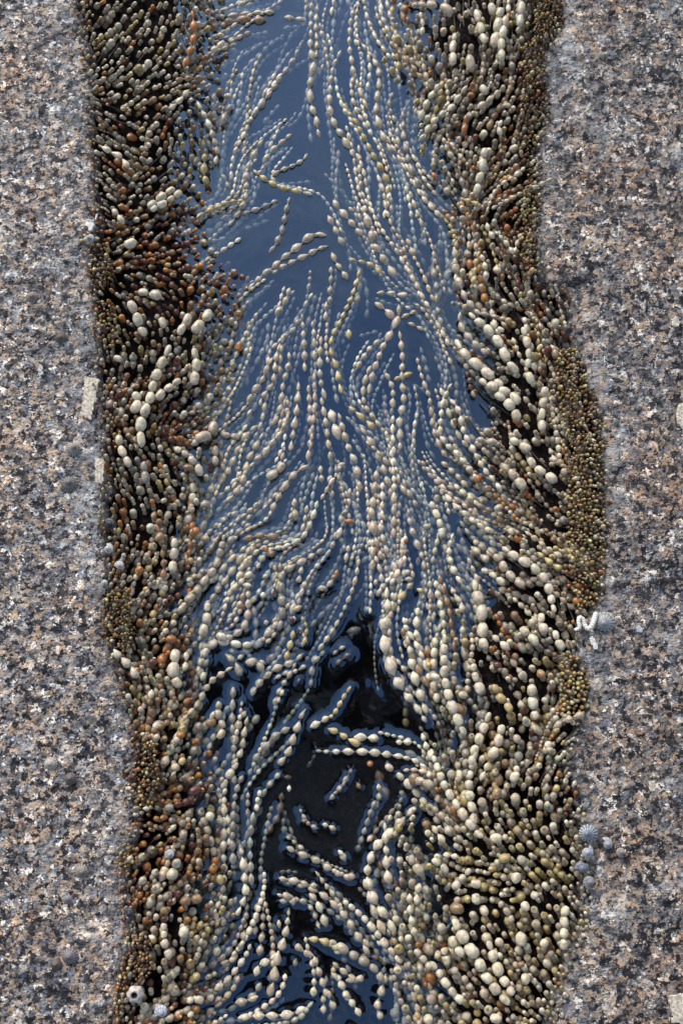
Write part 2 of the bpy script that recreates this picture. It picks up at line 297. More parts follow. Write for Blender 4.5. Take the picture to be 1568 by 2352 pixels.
# ------------------------------------------------------------------ seaweed data
TILES = dict(A=(200,0), B=(1200,0), C=(200,900), D=(1200,900), E=(200,1850), F=(1200,1850), G=(300,2750), H=(1200,2750))
COL = dict(w=(.62,.56,.43), p=(.45,.385,.29), g=(.28,.26,.22), t=(.27,.17,.09), o=(.38,.15,.04), y=(.46,.37,.17), r=(.12,.035,.022), d=(.10,.085,.065), a=(.42,.25,.11))
GUIDES = """A s p 40|1480,-30 1470,130 1472,200 1468,290 1490,360 1475,430 1465,510 1470,600 1500,670 1510,750 1540,830
A s p 32|1510,20 1500,150 1505,230 1505,300 1490,370
A s p 34|1520,130 1545,240 1562,330 1575,420
A s g 38|1420,240 1380,330 1330,400 1265,500 1180,610 1105,710 1070,790 1030,860
A s p 38|1360,770 1300,820 1235,880 1195,950
A s p 40|1200,790 1150,870 1125,930 1105,980 1105,1040 1100,1110 1090,1160 1060,1220 1015,1280 975,1320
A s y 36|1140,975 1210,1035 1280,1070 1345,1090 1430,1108 1480,1110
A s g 36|1350,1130 1335,1190 1320,1250 1308,1320 1280,1390 1240,1445 1180,1480
A s g 36|1280,1150 1200,1190 1130,1210 1070,1240
A u g 28|1230,1265 1160,1290 1060,1330
A u g 32|1120,440 1125,500 1122,600 1105,700 1080,770
A s t 48|1210,120 1130,110 1050,115 990,130 930,145 870,180
A b o 40|790,60 800,130 805,200 785,270 760,340 740,410
A b w 40|820,580 850,650 885,700 905,770 930,840 935,900 915,960
A b y 40|865,880 855,960 865,1030 890,1085
A b w 52|975,240 915,285 860,310
A b y 42|1090,1150 1000,1160 940,1190 880,1210 825,1245 760,1270
A b w 42|775,515 735,560 690,605 640,650
A u g 32|1320,200 1260,240 1200,290 1190,330
A u g 32|1300,720 1270,760 1240,810 1200,860
A s g 34|960,1000 990,1050 1020,1120
A b w 42|270,840 340,880 400,920 430,990
A b w 40|330,1200 380,1250 410,1310
A b w 58|470,1385 400,1410 345,1440
A b w 46|690,1080 640,1110 600,1140 540,1190 490,1240
A b w 46|730,1100 640,1160 580,1190 530,1230
A u g 32|1300,40 1230,60 1150,90
A u g 30|1400,150 1320,165 1260,170
A u g 34|1040,180 980,230 1040,300 1100,260
A u g 30|1480,330 1420,360 1360,400 1300,440
A u g 30|1290,600 1240,660 1200,710 1150,730
A s p 34|1440,120 1380,110 1300,95
A b g 40|1020,600 985,640 960,720
A b t 40|870,450 810,450 750,450 690,465
B s p 36|165,20 140,80 128,150 125,220 125,290 142,375 150,450 135,490 150,545
B s p 38|75,290 50,345 30,390 15,460 12,540 10,620 30,700 80,780 125,850 160,920
B s p 34|215,80 245,150 275,210 300,260
B s p 40|160,210 210,270 260,340 290,390 295,470 290,540 275,620 290,700 320,790 365,870 400,950
B s y 36|60,545 90,600 125,655 165,705 200,780 240,850 265,900 310,970 345,1040 345,1110 330,1170 280,1220
B s p 34|178,830 180,880 180,950 185,1010 190,1070 195,1130
B s g 34|375,530 350,590 365,650 400,720
B s g 44|430,630 435,710 435,790 455,870 465,940 500,1020 530,1080 570,1150 610,1190 640,1240 680,1280
B b w 44|730,190 718,260 715,340 720,400
B b w 38|640,480 605,530 570,580 545,640 520,710
B b w 36|800,490 745,560 710,620 620,680 580,730 545,785 500,830
B b w 54|850,60 865,120 880,185 905,250
B b w 54|995,45 970,170 960,240 945,310
B b w 54|1110,10 1108,65 1100,125 1105,185
B b w 46|1020,95 1010,160 995,230 995,300 1000,360
B b w 50|930,20 950,80 940,130
B b p 50|480,35 500,25 560,30 630,28
B b p 78|650,35 720,85
B b w 30|530,70 545,140 540,190 515,240
B b t 36|480,370 510,420 550,460 580,500
B b t 34|380,250 410,300 460,370 400,390
B b w 46|900,850 895,900 890,950 875,1015 855,1080 850,1140
B b w 28|1130,960 1085,1000 1030,1035 975,1075 945,1120 925,1175 910,1220
B b p 30|1290,1020 1200,1070 1110,1110 1030,1150 965,1185 915,1210
B b w 40|910,1280 935,1350 970,1390
B b w 30|960,1330 1010,1380 1050,1430 1070,1480
B b w 36|1110,1340 1080,1410 1070,1470
B b w 38|745,1380 725,1440 730,1510 735,1600 740,1660
B b y 38|870,1440 850,1500 840,1590 830,1650
B b w 34|880,1460 900,1520 905,1600 915,1660
B s p 38|450,1370 490,1450 510,1540
B u g 34|620,1400 605,1500 600,1580
B s p 42|30,1150 70,1210 120,1260 165,1320 215,1370
B s p 50|0,1240 30,1290 60,1350 95,1420 120,1480
B s p 44|200,1180 220,1240 240,1300 255,1350 265,1410 320,1480 345,1540
B s p 36|120,1190 160,1230 190,1280
B s y 38|120,1490 170,1500 225,1510 275,1540 330,1600
B b p 40|660,790 690,870 730,930
B b o 34|790,660 790,720 770,780
B b o 40|595,990 620,1020 655,1055
B b p 84|810,320 825,415
B b w 60|880,490 910,540
B b w 40|1000,690 975,740 1000,790
B u g 40|60,940 20,900
B u g 34|330,330 350,400 330,460
B s p 32|150,625 230,655
B u g 36|640,880 570,895
B b y 40|780,1145 830,1160 890,1190
B u g 30|420,1130 425,1200 415,1270
B s p 32|540,1060 560,1120
B b p 40|990,520 940,560 890,600 840,630
B b p 38|1050,610 1000,600
C b w 60|430,320 460,370 485,440 505,505 560,550
C b w 44|610,410 635,490 640,530
C b w 60|665,570 630,645 597,715 567,795 550,880 515,950 490,1040 497,1120 515,1200
C b w 52|725,770 690,785 645,825 605,860 570,885
C b w 56|780,395 735,470 700,530
C b w 58|895,370 840,450 780,510
C b w 46|480,265 530,270 600,290 640,320
C b w 50|800,590 815,665 812,735 795,800
C b w 52|455,840 490,890 450,950 410,990
C b w 48|365,1090 380,1150 400,1210 430,1260 455,1300
C b g 52|515,1240 520,1330 545,1410
C b w 46|690,1160 730,1180 790,1230 830,1290 860,1330
C b p 58|920,1010 900,1070 830,1110 760,1140
C b p 48|925,1150 920,1220 925,1290
C s p 42|1560,-60 1500,-70 1440,-30 1365,30 1310,75 1265,115 1220,150 1165,195 1125,240 1095,280
C s p 38|1568,0 1480,35 1420,70 1360,95 1290,130 1230,180
C s g 30|1470,140 1465,190 1460,230 1450,300
C s p 38|1420,390 1425,470 1430,530 1435,590 1432,660 1440,740 1450,800
C s g 32|1400,420 1370,490 1300,530
C s p 40|1400,780 1400,840 1395,900 1385,980 1370,1060 1360,1140 1350,1210
C s p 42|1455,800 1465,900 1470,990 1475,1090 1460,1190 1450,1280
C s p 36|1255,640 1225,690 1205,750 1180,790 1135,850 1110,900 1090,960
C s p 42|1345,610 1345,690 1320,760 1305,840 1295,950 1260,1010 1240,1080
C s p 34|1295,560 1270,650 1265,720 1250,800 1185,880 1180,950
C s p 38|1350,240 1330,310 1290,380 1240,430
C s g 30|1115,430 1110,510 1130,590
C s p 46|1170,1030 1145,1050 1090,1090 1050,1180 1010,1270 975,1330 940,1390
C s p 40|1200,1070 1165,1135 1110,1230 1095,1300 1080,1350 1050,1410 1000,1460 950,1490
C s p 36|1270,1120 1230,1160 1190,1210 1130,1230
C s p 34|1480,430 1490,530 1490,620 1490,700
C s p 42|1530,520 1525,600 1520,680 1525,760 1545,850 1570,930
C s p 38|1560,320 1555,400 1560,480
C s p 46|1525,1260 1535,1360 1560,1420
C s p 46|1460,1260 1400,1290 1350,1340 1315,1390 1270,1470 1240,1540
C s p 38|1340,880 1330,990 1290,1060
C u g 40|1410,990 1350,1060
C b p 44|960,1080 1050,1100 1100,1080
C b o 46|1060,550 1060,600 1030,660
C s p 40|1380,1450 1375,1520 1385,1580
C s p 42|1130,940 1090,1010
C b p 46|1320,1250 1240,1330 1170,1330
C b p 50|840,1490 890,1480
C b p 44|610,1470 660,1450
C b w 50|340,640 400,660
C b t 54|740,1270 820,1280
D s g 36|20,120 20,180 15,250 10,320 5,390
D s p 40|20,40 60,120 100,170 140,230
D s y 36|185,130 170,190 155,240 135,300 105,360 75,430 40,490 15,550 20,620 50,700 65,790 90,880
D s g 42|175,280 160,350 150,410
D s y 38|120,480 120,540
D s p 46|320,60 345,120 385,170 420,220
D s p 38|280,270 355,275 430,285 510,290
D s p 42|270,325 320,360 370,400 400,440
D s p 46|405,340 415,380 395,440 360,500 320,575 285,660 255,740 240,810 225,880
D s p 36|510,375 460,395 415,420
D s p 36|550,485 500,460 440,435
D s p 40|300,540 260,570 215,620 180,680 150,740
D s p 40|410,490 420,560 430,650 425,740 430,830 435,920 415,970 410,1050 415,1130 405,1240
D s p 40|330,730 370,810 375,890 370,960
D u g 32|530,580 545,640 565,700 575,760 600,830
D s g 38|615,60 605,130 620,210 625,280 625,350 640,410 660,480 690,540 730,600
D b w 52|735,540 755,580 800,635 855,685 910,730 965,775 1020,830
D b p 42|730,20 735,100 740,180 765,250 810,330 880,400
D b w 46|950,130 1020,160
D b w 52|810,385 870,440 950,510 995,575 1025,650 1060,700 1110,750
D b p 40|760,380 755,440 785,495 835,550 885,600 945,630
D b w 36|710,790 680,850 655,920 648,1000 645,1080 665,1130 720,1175 770,1225 815,1290 865,1350
D u d 34|775,700 785,780 790,870 810,930
D b w 38|700,880 745,930 765,1000 780,1070 820,1140 855,1210 895,1280 945,1340 985,1390 1020,1440
D b w 48|870,770 940,810 1010,830 1060,860 1110,910 1150,940
D b w 48|960,850 1025,890 1060,930 1090,990 1120,1050
D b w 50|1120,470 1145,570 1155,640 1140,720
D b w 52|1245,810 1240,870 1230,940 1225,1000 1230,1060 1250,1110
D b w 64|1045,1110 1105,1140 1165,1180 1200,1240
D b p 40|850,1110 935,1125 1000,1130
D s w 40|590,1280 635,1340 670,1420 715,1480 770,1540
D b p 38|650,1240 720,1300 770,1350 810,1400
D b p 52|1040,1290 1090,1350 1140,1410
D b w 52|1150,1220 1195,1280 1250,1310 1300,1350 1350,1400
D b w 40|1270,1160 1300,1230 1315,1290
D s w 52|15,940 40,1040 65,1130
D s p 42|60,960 90,1060 125,1180 160,1240 175,1330 185,1420 210,1490
D s p 44|190,1040 240,1120 285,1190 320,1280 345,1360 370,1450 395,1510
D s y 36|120,920 160,960 215,1000 250,1030 290,1080
D s p 44|280,1290 270,1380 260,1460 250,1540
D b w 54|1175,790 1140,720
D b t 54|1310,650 1300,580 1290,520
D b w 44|1010,490 970,470 920,430
D b p 56|1300,470 1310,420
D u g 44|560,430 610,470 640,520
D u g 34|480,800 540,820 600,850
D u g 36|700,190 690,260 740,310
D s y 36|380,770 440,745 520,720
D u g 36|180,520 250,500 310,490
D s p 36|100,1250 50,1270 0,1290
D b w 38|1450,1330 1400,1340
D b o 52|840,1330 880,1350
D b t 54|900,1380 930,1410
D b p 52|1000,1490 985,1500
E b w 44|690,190 685,240 685,310 675,390
E b p 44|975,170 955,250 940,310 905,390 850,440 800,510 745,570 690,640
E s p 44|1545,250 1460,300 1375,345 1305,395
E s y 36|1260,340 1275,400 1290,450 1300,510 1303,590
E s t 50|1080,200 1150,180 1210,175 1270,180 1340,200
E s p 46|1150,220 1115,300 1080,370 1050,450 1045,520
E b w 36|1130,380 1060,450 1010,490 980,530
E b w 34|1080,455 1150,470
E s p 30|1270,730 1240,770 1200,800
E s y 32|1370,720 1360,780 1340,840 1325,890
E s p 40|1430,850 1390,890 1340,910 1280,930 1220,980 1170,1030 1135,1090 1115,1130
E s p 38|1385,900 1350,980 1320,1010 1290,1070 1265,1130 1270,1200
E s g 46|980,855 1040,910 1070,970 1085,1050
E b p 34|1020,930 960,970 900,1010 860,1070 830,1130 760,1210 710,1260
E b w 58|705,830 685,880 678,935 690,1000 725,1050
E b w 36|760,840 750,910 745,980
E b w 42|340,830 370,860 405,905 455,940 480,990
E b w 48|880,560 870,650 860,720 825,770
E b g 36|560,400 540,490 510,540
E s g 40|1500,860 1480,930 1475,1000 1465,1090
E s p 48|1440,1170 1400,1250 1370,1340 1340,1420 1290,1490 1240,1540
E s g 46|1350,1280 1270,1320 1220,1380 1160,1440 1120,1510
E s w 42|1575,1215 1500,1260 1440,1290
E s p 44|1100,1180 1060,1240 1035,1340 1030,1420
E s p 40|1110,1210 1090,1290 1085,1350 1070,1420 1030,1480 990,1540
E b t 52|870,1260 940,1230 1010,1230
E b p 46|700,770 640,770 600,800
E b w 46|930,750 990,760 1050,770
E s p 40|1420,350 1400,440 1380,470
E b p 46|950,1130 930,1180 970,1280 940,1340
E b p 44|820,400 760,440 730,480
E b o 60|790,150 830,150
E b t 58|590,210 620,150
E b p 42|1200,960 1150,890 1090,900
E s d 34|1410,990 1380,1060
E b w 40|560,1060 545,1130
E b w 48|860,960 840,1030
E b o 44|745,1140 810,1080
F s p 48|240,10 260,100 270,180 295,250 320,340
F s w 66|340,470 340,550 345,630 318,730 325,810 355,920 405,1020 475,1120 540,1200 580,1270
F b w 42|540,1310 560,1370 590,1450 620,1530
F s y 40|490,440 440,500 390,560 350,620
F s w 50|455,750 470,820 480,900 495,970 520,1060 550,1150 580,1240
F u w 84|545,640 590,770
F u g 54|570,850 600,920
F b w 50|670,740 665,820 670,910 670,1000 690,1080 715,1170 765,1270 795,1360
F b w 56|840,430 855,510 880,600 890,680 890,780 915,860
F b w 40|720,160 695,250 705,330 730,400 775,460
F b p 38|710,470 735,530 775,580 760,670
F s p 36|460,20 470,90 485,150 510,220 540,290 560,370
F b w 44|590,-20 640,90 655,150 655,210
F b w 42|740,0 800,60 850,100 920,145 1000,150
F b p 42|820,240 880,290 935,330
F b p 46|920,250 980,310 1040,400 1100,450 1190,490
F b w 46|1000,240 1080,300 1140,330 1200,370 1240,420 1270,470 1290,580 1310,650
F b p 42|1130,150 1200,200 1250,240 1310,280 1380,310
F b y 38|1200,270 1280,330 1340,370 1400,390
F b w 48|1220,620 1230,700 1260,770
F b w 46|930,1190 890,1290 855,1370 830,1450 815,1540
F b w 52|1000,1260 985,1340 955,1410 915,1490
F b w 54|835,910 840,960 870,1060 900,1130
F b y 58|945,1030 1000,1120 1060,1190
F b w 60|1170,1030 1170,1130 1195,1220 1210,1290
F s w 38|-70,1410 0,1415 80,1415 180,1415 260,1420 330,1430 400,1440 470,1455
F s y 40|0,1280 60,1305 120,1345 190,1375
F s w 48|150,1330 215,1335 290,1340 350,1370
F b w 40|390,1360 470,1360 540,1365
F s y 30|135,1040 105,1080 75,1130 45,1185 10,1220 -30,1250
F b p 42|1290,1280 1350,1240 1410,1220 1490,1190
F b a 70|1220,950
F b r 62|970,900
F b p 54|1270,1390
F b p 54|1070,1320 1110,1380
F s d 40|130,850 90,880 40,920
F s g 34|220,180 180,270 160,360
F s p 44|-60,480 0,470 30,420
F s t 52|50,400 20,430
F b w 44|880,370 930,390 1020,460
F b w 46|1110,700 1160,760 1240,820
F b w 42|940,750 1010,800 1060,850
F b w 44|1300,720 1320,780 1370,860
F b w 44|590,980 640,990
F b w 56|650,1010 600,990
F b p 60|750,1080 800,1100
F b t 56|720,1150 800,1190
F u g 40|120,420 130,500 110,550
F u g 70|20,690
F u g 54|110,730 190,710
G s w 44|780,210 800,280 830,360 845,420 845,490 850,560
G u t 36|1150,240 1140,300 1130,370 1090,430 1060,480
G u d 30|1340,20 1300,90 1260,130
G s g 32|1550,100 1530,140 1490,200 1450,250 1415,290
G s w 44|905,530 920,580 930,670 935,740 940,830 890,940 870,990
G s p 32|1170,490 1200,505 1240,540 1290,580
G s p 46|1170,550 1220,580 1290,600 1370,640 1440,690 1510,720 1568,740
G s p 40|1480,580 1520,640 1560,660
G s p 34|1340,690 1370,730 1400,770 1440,820 1480,890 1510,950 1550,1010
G s p 34|1130,730 1200,745 1260,750 1310,780 1360,770
G s p 40|1010,870 1000,940 995,1020 990,1100
G s p 38|1040,880 1040,1000 1020,1160 1010,1240
G s p 46|1190,900 1180,980 1170,1060 1135,1140 1110,1220 1110,1290 1095,1360 1060,1430
G s p 36|1130,970 1135,1050
G s w 46|1120,1160 1080,1200 1010,1240 990,1330
G s p 42|1330,1180 1350,1240 1370,1300 1400,1380 1430,1450
G s w 46|1450,1280 1490,1330 1520,1400 1550,1460
G s w 44|1330,1440 1270,1490 1200,1510 1120,1520 1040,1520 970,1525 910,1530 850,1545
G s p 38|1010,1410 940,1435 870,1450
G b w 54|550,620 545,660 520,710 480,760
G b p 32|705,1040 680,1110 670,1170
G b w 46|470,990 470,1070 485,1130 505,1190 520,1240
G b w 40|385,1060 430,1090
G b w 58|600,1010 565,1080
G s p 38|890,1190 800,1220 740,1240
G s p 36|780,1380 830,1340 850,1290
G b w 30|350,330 410,335 440,350
G s p 34|1120,820 1190,850 1270,860 1330,920 1350,990 1370,1030
G s y 38|1300,1080 1370,1085 1430,1110 1480,1150
G b p 34|540,120 510,150 490,190
G b r 56|680,210 620,240 560,240
G b w 48|740,350 730,400
G s p 40|1330,1180 1240,1130 1190,1090
G s y 40|1440,1280 1450,1220
G b t 46|560,740 575,800
G b y 48|790,710 810,830
G b t 54|690,840 620,860 560,870
G s p 38|1380,1400 1390,1480 1370,1560
G s g 38|1230,1190 1215,1260
G u t 38|1160,150 1250,155
G s p 36|1210,890 1220,840 1140,830
G b w 46|600,1440 660,1420 700,1440
G b w 44|640,1500 600,1540
H b w 44|590,-10 630,100 660,180 700,250 750,330 800,400 850,460 900,510
H b w 44|850,0 820,120 810,210 820,300 835,380 850,440
H b w 42|920,70 890,140 860,210
H u t 54|280,110 320,220 360,310
H b o 48|240,60
H b w 60|330,80 390,120
H b t 74|490,130 500,200
H s w 54|510,320 480,350 420,400 365,460 285,540 240,620 225,710 240,790 270,860 310,920 355,980 395,1060
H s w 42|325,410 330,500 335,580 335,660 345,730 375,810
H s w 44|520,280 570,290 610,350 665,420 760,500 820,540
H b w 40|600,430 655,510 700,560
H b p 48|470,600 505,670 560,720
H b w 42|660,600 720,600 770,630
H b w 44|820,680 770,730 725,780 700,840
H b w 52|820,760 900,770 970,780
H b w 40|525,760 510,860 500,920
H b w 38|470,820 470,910 485,980 500,1080
H b w 62|725,960 755,1050 800,1110 850,1180 890,1270 935,1340 985,1400 1040,1450 1100,1490
H b w 54|700,1070 755,1150 815,1220
H b w 54|920,1090 945,1170 965,1240 995,1300 1040,1360 1070,1410
H b w 44|660,1130 680,1200 700,1280
H b w 50|590,1210 655,1300 700,1370 750,1420 800,1490
H b p 44|500,1140 550,1200 600,1260
H s p 38|410,1000 430,1040 490,1130
H b w 56|880,890 920,960
H b w 60|1070,700 1100,740 1060,780
H b w 80|1110,1040 1105,1130
H b t 54|1105,1210
H b w 60|1120,1280 1145,1340 1170,1390
H s p 44|335,1280 315,1350 295,1420 280,1480 310,1540
H s w 44|20,1270 75,1330 100,1390 130,1440 170,1490 200,1550
H s p 40|20,680 90,710 150,720 195,770
H s p 40|20,820 70,890 110,960 150,1030 190,1090 230,1160 270,1230
H s p 34|100,1320 180,1310 250,1300
H b y 70|1005,590 1020,640
H b w 68|1185,810
H b w 56|1125,865 1140,920
H b p 54|1060,985 1000,870
H b w 56|930,500 1000,500
H b t 56|780,910 680,900
H s p 38|-5,1370 20,1440 40,1500
H b w 60|930,1530 1000,1540 1080,1530
H b p 46|500,180 570,170 600,230
H b w 54|850,820 850,930
H b w 50|1260,1090 1220,1120
H b w 50|1360,890 1350,1190
H s w 40|-5,1090 60,1150 120,1180
H s w 40|60,570 95,610
H s g 40|-10,1290 -5,1370
H b w 60|1080,120 1050,240
H b t 60|980,210 940,320
H b w 50|600,620 640,650 700,700
E s o 46|1040,560 1075,590 1115,600
E s o 52|1270,650 1330,640
E s r 36|1350,640 1380,680
E s o 38|1195,235 1205,245
E s p 48|1300,240 1330,250
E s t 50|1225,290 1265,270
E s w 40|1225,400 1190,400 1200,430
E s o 50|1245,490 1270,530
E s w 36|1180,515 1215,520
E s p 38|1420,580 1380,590 1350,640
E s p 48|1230,670 1200,680
E s y 48|1090,700 1110,730
E b o 44|470,930 480,990
E b r 46|540,900 560,900
E b o 50|640,770 660,770
E b o 44|700,1330 740,1310 770,1350
E b y 44|720,1490 745,1450
F s o 36|95,90 110,92
F s g 40|120,30 70,60 80,110
F s o 46|430,200 460,210
F s r 34|435,265 450,270
F s o 42|245,240 260,250
F s o 40|55,370 45,420
F s p 34|545,120 600,130 600,180
F s g 38|370,220 400,260
F s t 40|540,340 560,390
F s p 34|380,400 440,390 490,380 530,400
F s p 34|400,440 470,420 520,440
F s y 44|510,480 530,490
F s p 30|100,810 60,830 20,870
F s g 34|-20,830 -50,880 -90,900
F s y 28|-150,640 -120,700 -130,770 -150,850
F s p 28|-220,560 -260,620 -300,660 -340,700
F s g 30|60,180 100,240 90,300
E s p 30|1500,380 1460,440 1420,520
E s g 30|1050,790 1110,860 1180,900 1240,920
E s p 30|1400,700 1440,760 1410,830
E s p 28|1260,1000 1330,960 1400,950 1460,900
G s g 28|1250,330 1300,420 1390,460
G s p 28|1380,420 1440,440 1480,480
G s t 28|1260,400 1310,400
H s g 28|30,250 70,220 110,160
H s t 30|165,180 190,220
G u g 26|1240,700 1180,690 1120,700"""
strands = []
for ln in GUIDES.strip().splitlines():
    h, pts = ln.split('|'); t, lay, c, w = h.split(); ox, oy = TILES[t]
    if lay == 'b' and False: pass
    pts = [tuple(float(a) for a in p.split(',')) for p in pts.split()]
    if len(pts) == 1: pts = [pts[0], (pts[0][0]+4, pts[0][1]+float(w)*.6)]
    pts = np.array([((ox+a/1.568)*.6272, (oy+b/1.568)*.6272) for a, b in pts])
    strands.append(dict(pts=pts, lay=lay, c=c, w=float(w)*.40, guide=True))
def smooth_path(pts, step=2.0):
    # Catmull-Rom through the points
    n = len(pts); out = []
    for i in range(n-1):
        p0 = pts[max(i-1, 0)]; p1 = pts[i]; p2 = pts[i+1]; p3 = pts[min(i+2, n-1)]
        L = np.linalg.norm(p2-p1); k = max(2, int(L/step))
        for t in np.linspace(0, 1, k, endpoint=False):
            out.append(.5*((2*p1)+(-p0+p2)*t+(2*p0-5*p1+4*p2-p3)*t*t+(-p0+3*p1-3*p2+p3)*t**3))
    out.append(pts[-1]); return np.array(out)
def resample(path, w, el):
    d = np.r_[0, np.cumsum(np.linalg.norm(np.diff(path, axis=0), axis=1))]; L = d[-1]
    segs = []; s = 0
    ph = random.random()*6
    while True:
        k = 1+.14*math.sin(ph+s*.02)+random.uniform(-.12, .12)
        if s < w*el*.8: k *= .85
        wl = w*k; ll = wl*el*random.uniform(.92, 1.12)
        if s+ll > L and segs: break
        a = s; b = min(s+ll, L) if segs else s+ll
        pa = np.array([np.interp(a, d, path[:,0]), np.interp(a, d, path[:,1])]); pb = np.array([np.interp(min(b, L), d, path[:,0]), np.interp(min(b, L), d, path[:,1])])
        if np.linalg.norm(pb-pa) < ll*.5:
            dr = path[-1]-path[0]; dr = dr/(np.linalg.norm(dr)+1e-6); pb = pa+dr*ll
        segs.append((pa, pb, wl)); s += ll*random.uniform(1.02, 1.13)
        if s > L: break
    return segs
# --- direction field from the traced strands
mids, dirs, wts = [], [], []
NFIELD = 368   # the later, curly strands lie across the general drift
for s in strands[:NFIELD]:
    sp = smooth_path(s['pts'], 14)
    dd = np.diff(sp, axis=0); nn = np.linalg.norm(dd, axis=1)
    for k in range(len(dd)):
        if nn[k] > 1 and len(s['pts']) > 2: mids.append((sp[k]+sp[k+1])/2); dirs.append(dd[k]/nn[k])
mids = np.array(mids); dirs = np.array(dirs); ang2 = 2*np.arctan2(dirs[:,1], dirs[:,0])
C2 = np.stack([np.cos(ang2), np.sin(ang2)], 1)
def field(p):
    d2 = ((mids-p)**2).sum(1); k = np.argpartition(d2, 26)[:26]; w = 1/(d2[k]+1400)
    c = (C2[k]*w[:,None]).sum(0); a = math.atan2(c[1], c[0])/2
    d = np.array([math.cos(a), math.sin(a)])
    return d if d[1] < 0 else -d      # pointing up the picture
def stream(p, length, sgn=-1, jit=.12, step=8.0, off=.0):
    pts = [np.array(p, float)]; a = random.uniform(-jit, jit)*2; L = 0; o_ = random.gauss(0, off)
    prev = None
    while L < length:
        d = field(pts[-1])*sgn
        if prev is not None and d@prev < 0: d = -d
        c, s_ = math.cos(a+o_), math.sin(a+o_); d = np.array([d[0]*c-d[1]*s_, d[0]*s_+d[1]*c]); a += random.uniform(-jit, jit); a *= .9
        prev = d; pts.append(pts[-1]+d*step); L += step
    return np.array(pts)
# --- beads: arrays of (centre, axis, length, width, colour)
def vary(c, k=.12):
    b = 1+random.uniform(-k, k)*1.6
    return tuple(max(.003, x*b*(1+random.uniform(-k, k)*.4)) for x in c)
def bank_colour(u, v):
    """colour mix of the bank weed where it grows"""
    r = random.random(); le, re = xof(LE, v), xof(RE, v)
    side = 'l' if u < 760 else 'r'
    n = fbm(u, v, .006, 4.0, 2)
    if side == 'l':
        red = .29 + (.35 if 480 < v < 720 else 0) + (.12 if 1750 < v < 2200 else 0) + .25*n
        if u-le < 60: red += .12
        if v < 200: red -= .10
    else:
        red = .10 + (.25 if u > re-80 and v < 1400 else 0) + .15*n
        if v > 1700: red -= .06
    if r < red*.35: return COL['o'] if random.random() < .75 else (.46,.20,.05)
    if r < red*.75: return COL['t']
    if r < red: return COL['r']
    r = random.random()
    if side == 'r' and v > 1750: return COL['y'] if r < .22 else COL['w'] if r < .6 else COL['p']
    return COL['w'] if r < .30 else COL['p'] if r < .62 else COL['g'] if r < .85 else COL['y']
fills = []
def add_fill(path, w, el, c, zf, keep=False, lay='b', mixed=False):
    fills.append(dict(path=path, w=w, el=el, c=c, zf=zf, lay=lay, mixed=mixed))
def bank_ok(u, v, m=6):
    return (xof(LE, v)+m < u < xof(WL, v)+18) or (xof(WR, v)-18 < u < xof(RE, v)-m)
# bank strands lying along the field in layers
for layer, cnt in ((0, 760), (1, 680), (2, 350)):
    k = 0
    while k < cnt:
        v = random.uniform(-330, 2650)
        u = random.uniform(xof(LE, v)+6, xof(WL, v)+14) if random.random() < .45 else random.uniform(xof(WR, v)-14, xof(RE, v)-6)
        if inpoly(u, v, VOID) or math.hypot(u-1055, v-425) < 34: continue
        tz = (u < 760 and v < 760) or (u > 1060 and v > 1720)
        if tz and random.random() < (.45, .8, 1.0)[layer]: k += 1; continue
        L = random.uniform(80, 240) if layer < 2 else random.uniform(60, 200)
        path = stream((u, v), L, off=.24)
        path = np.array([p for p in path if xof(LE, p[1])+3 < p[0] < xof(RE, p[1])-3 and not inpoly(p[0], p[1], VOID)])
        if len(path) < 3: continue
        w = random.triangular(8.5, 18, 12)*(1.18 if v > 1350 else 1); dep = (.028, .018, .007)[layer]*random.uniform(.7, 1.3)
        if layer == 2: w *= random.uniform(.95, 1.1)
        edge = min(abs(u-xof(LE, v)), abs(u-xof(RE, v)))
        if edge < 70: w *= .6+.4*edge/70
        add_fill(path, w, random.uniform(1.0, 1.25) if tz else random.uniform(1.12, 1.5), tuple(x*(.6, .8, 1)[layer] for x in bank_colour(u, v)), (lambda uu, vv, d=dep: ztop(uu, vv)-d), mixed=True)  # lower layers coloured darker, painting in the shade of the gaps
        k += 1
# tips standing up towards the light: two to four beads, the last one uppermost
def tipdens(u, v):
    le, wl, wr, re = xof(LE, v), xof(WL, v), xof(WR, v), xof(RE, v)
    if u < wl: return 1.0 if v < 760 else .75 if v < 1150 else .35 if v < 1500 else .7
    t = (u-wr)/(re-wr)
    if v < 700: return .8*t+.1
    if v < 1700: return .25*t
    return 1.1 if u > 1060 else .25
tips = []
k = 0; grid = {}
while k < 38000:
    k += 1
    v = random.uniform(-330, 2650); le, wl, wr, re = xof(LE, v), xof(WL, v), xof(WR, v), xof(RE, v)
    u = random.uniform(le-12, wl+25) if random.random() < .47 else random.uniform(wr-20, re+10)
    if random.random() > tipdens(u, v) or inpoly(u, v, VOID) or math.hypot(u-1055, v-425) < 30: continue
    w = random.choice([9, 10, 11, 12, 13, 14, 15, 16, 18, 20])*(1.08 if v > 1500 else .93)
    edge = min(u-le, re-u)
    if edge < 60: w *= .55+.45*max(0, edge)/60
    key = (int(u//24), int(v//24)); ok = True
    for a in (-1, 0, 1):
        for b in (-1, 0, 1):
            for (x, y, ww) in grid.get((key[0]+a, key[1]+b), ()):
                if (x-u)**2+(y-v)**2 < ((w+ww)*.60)**2: ok = False
    if not ok: continue
    grid.setdefault(key, []).append((u, v, w)); tips.append((u, v, w))
# which of the traced strands are single things: the 300 that show largest
for s in strands:
    sp = smooth_path(s['pts']); s['path'] = sp
    L = np.linalg.norm(np.diff(sp, axis=0), axis=1).sum(); s['len'] = L; s['area'] = L*s['w']
order = sorted(range(len(strands)), key=lambda i: -strands[i]['area']); indiv = set(order[:300])
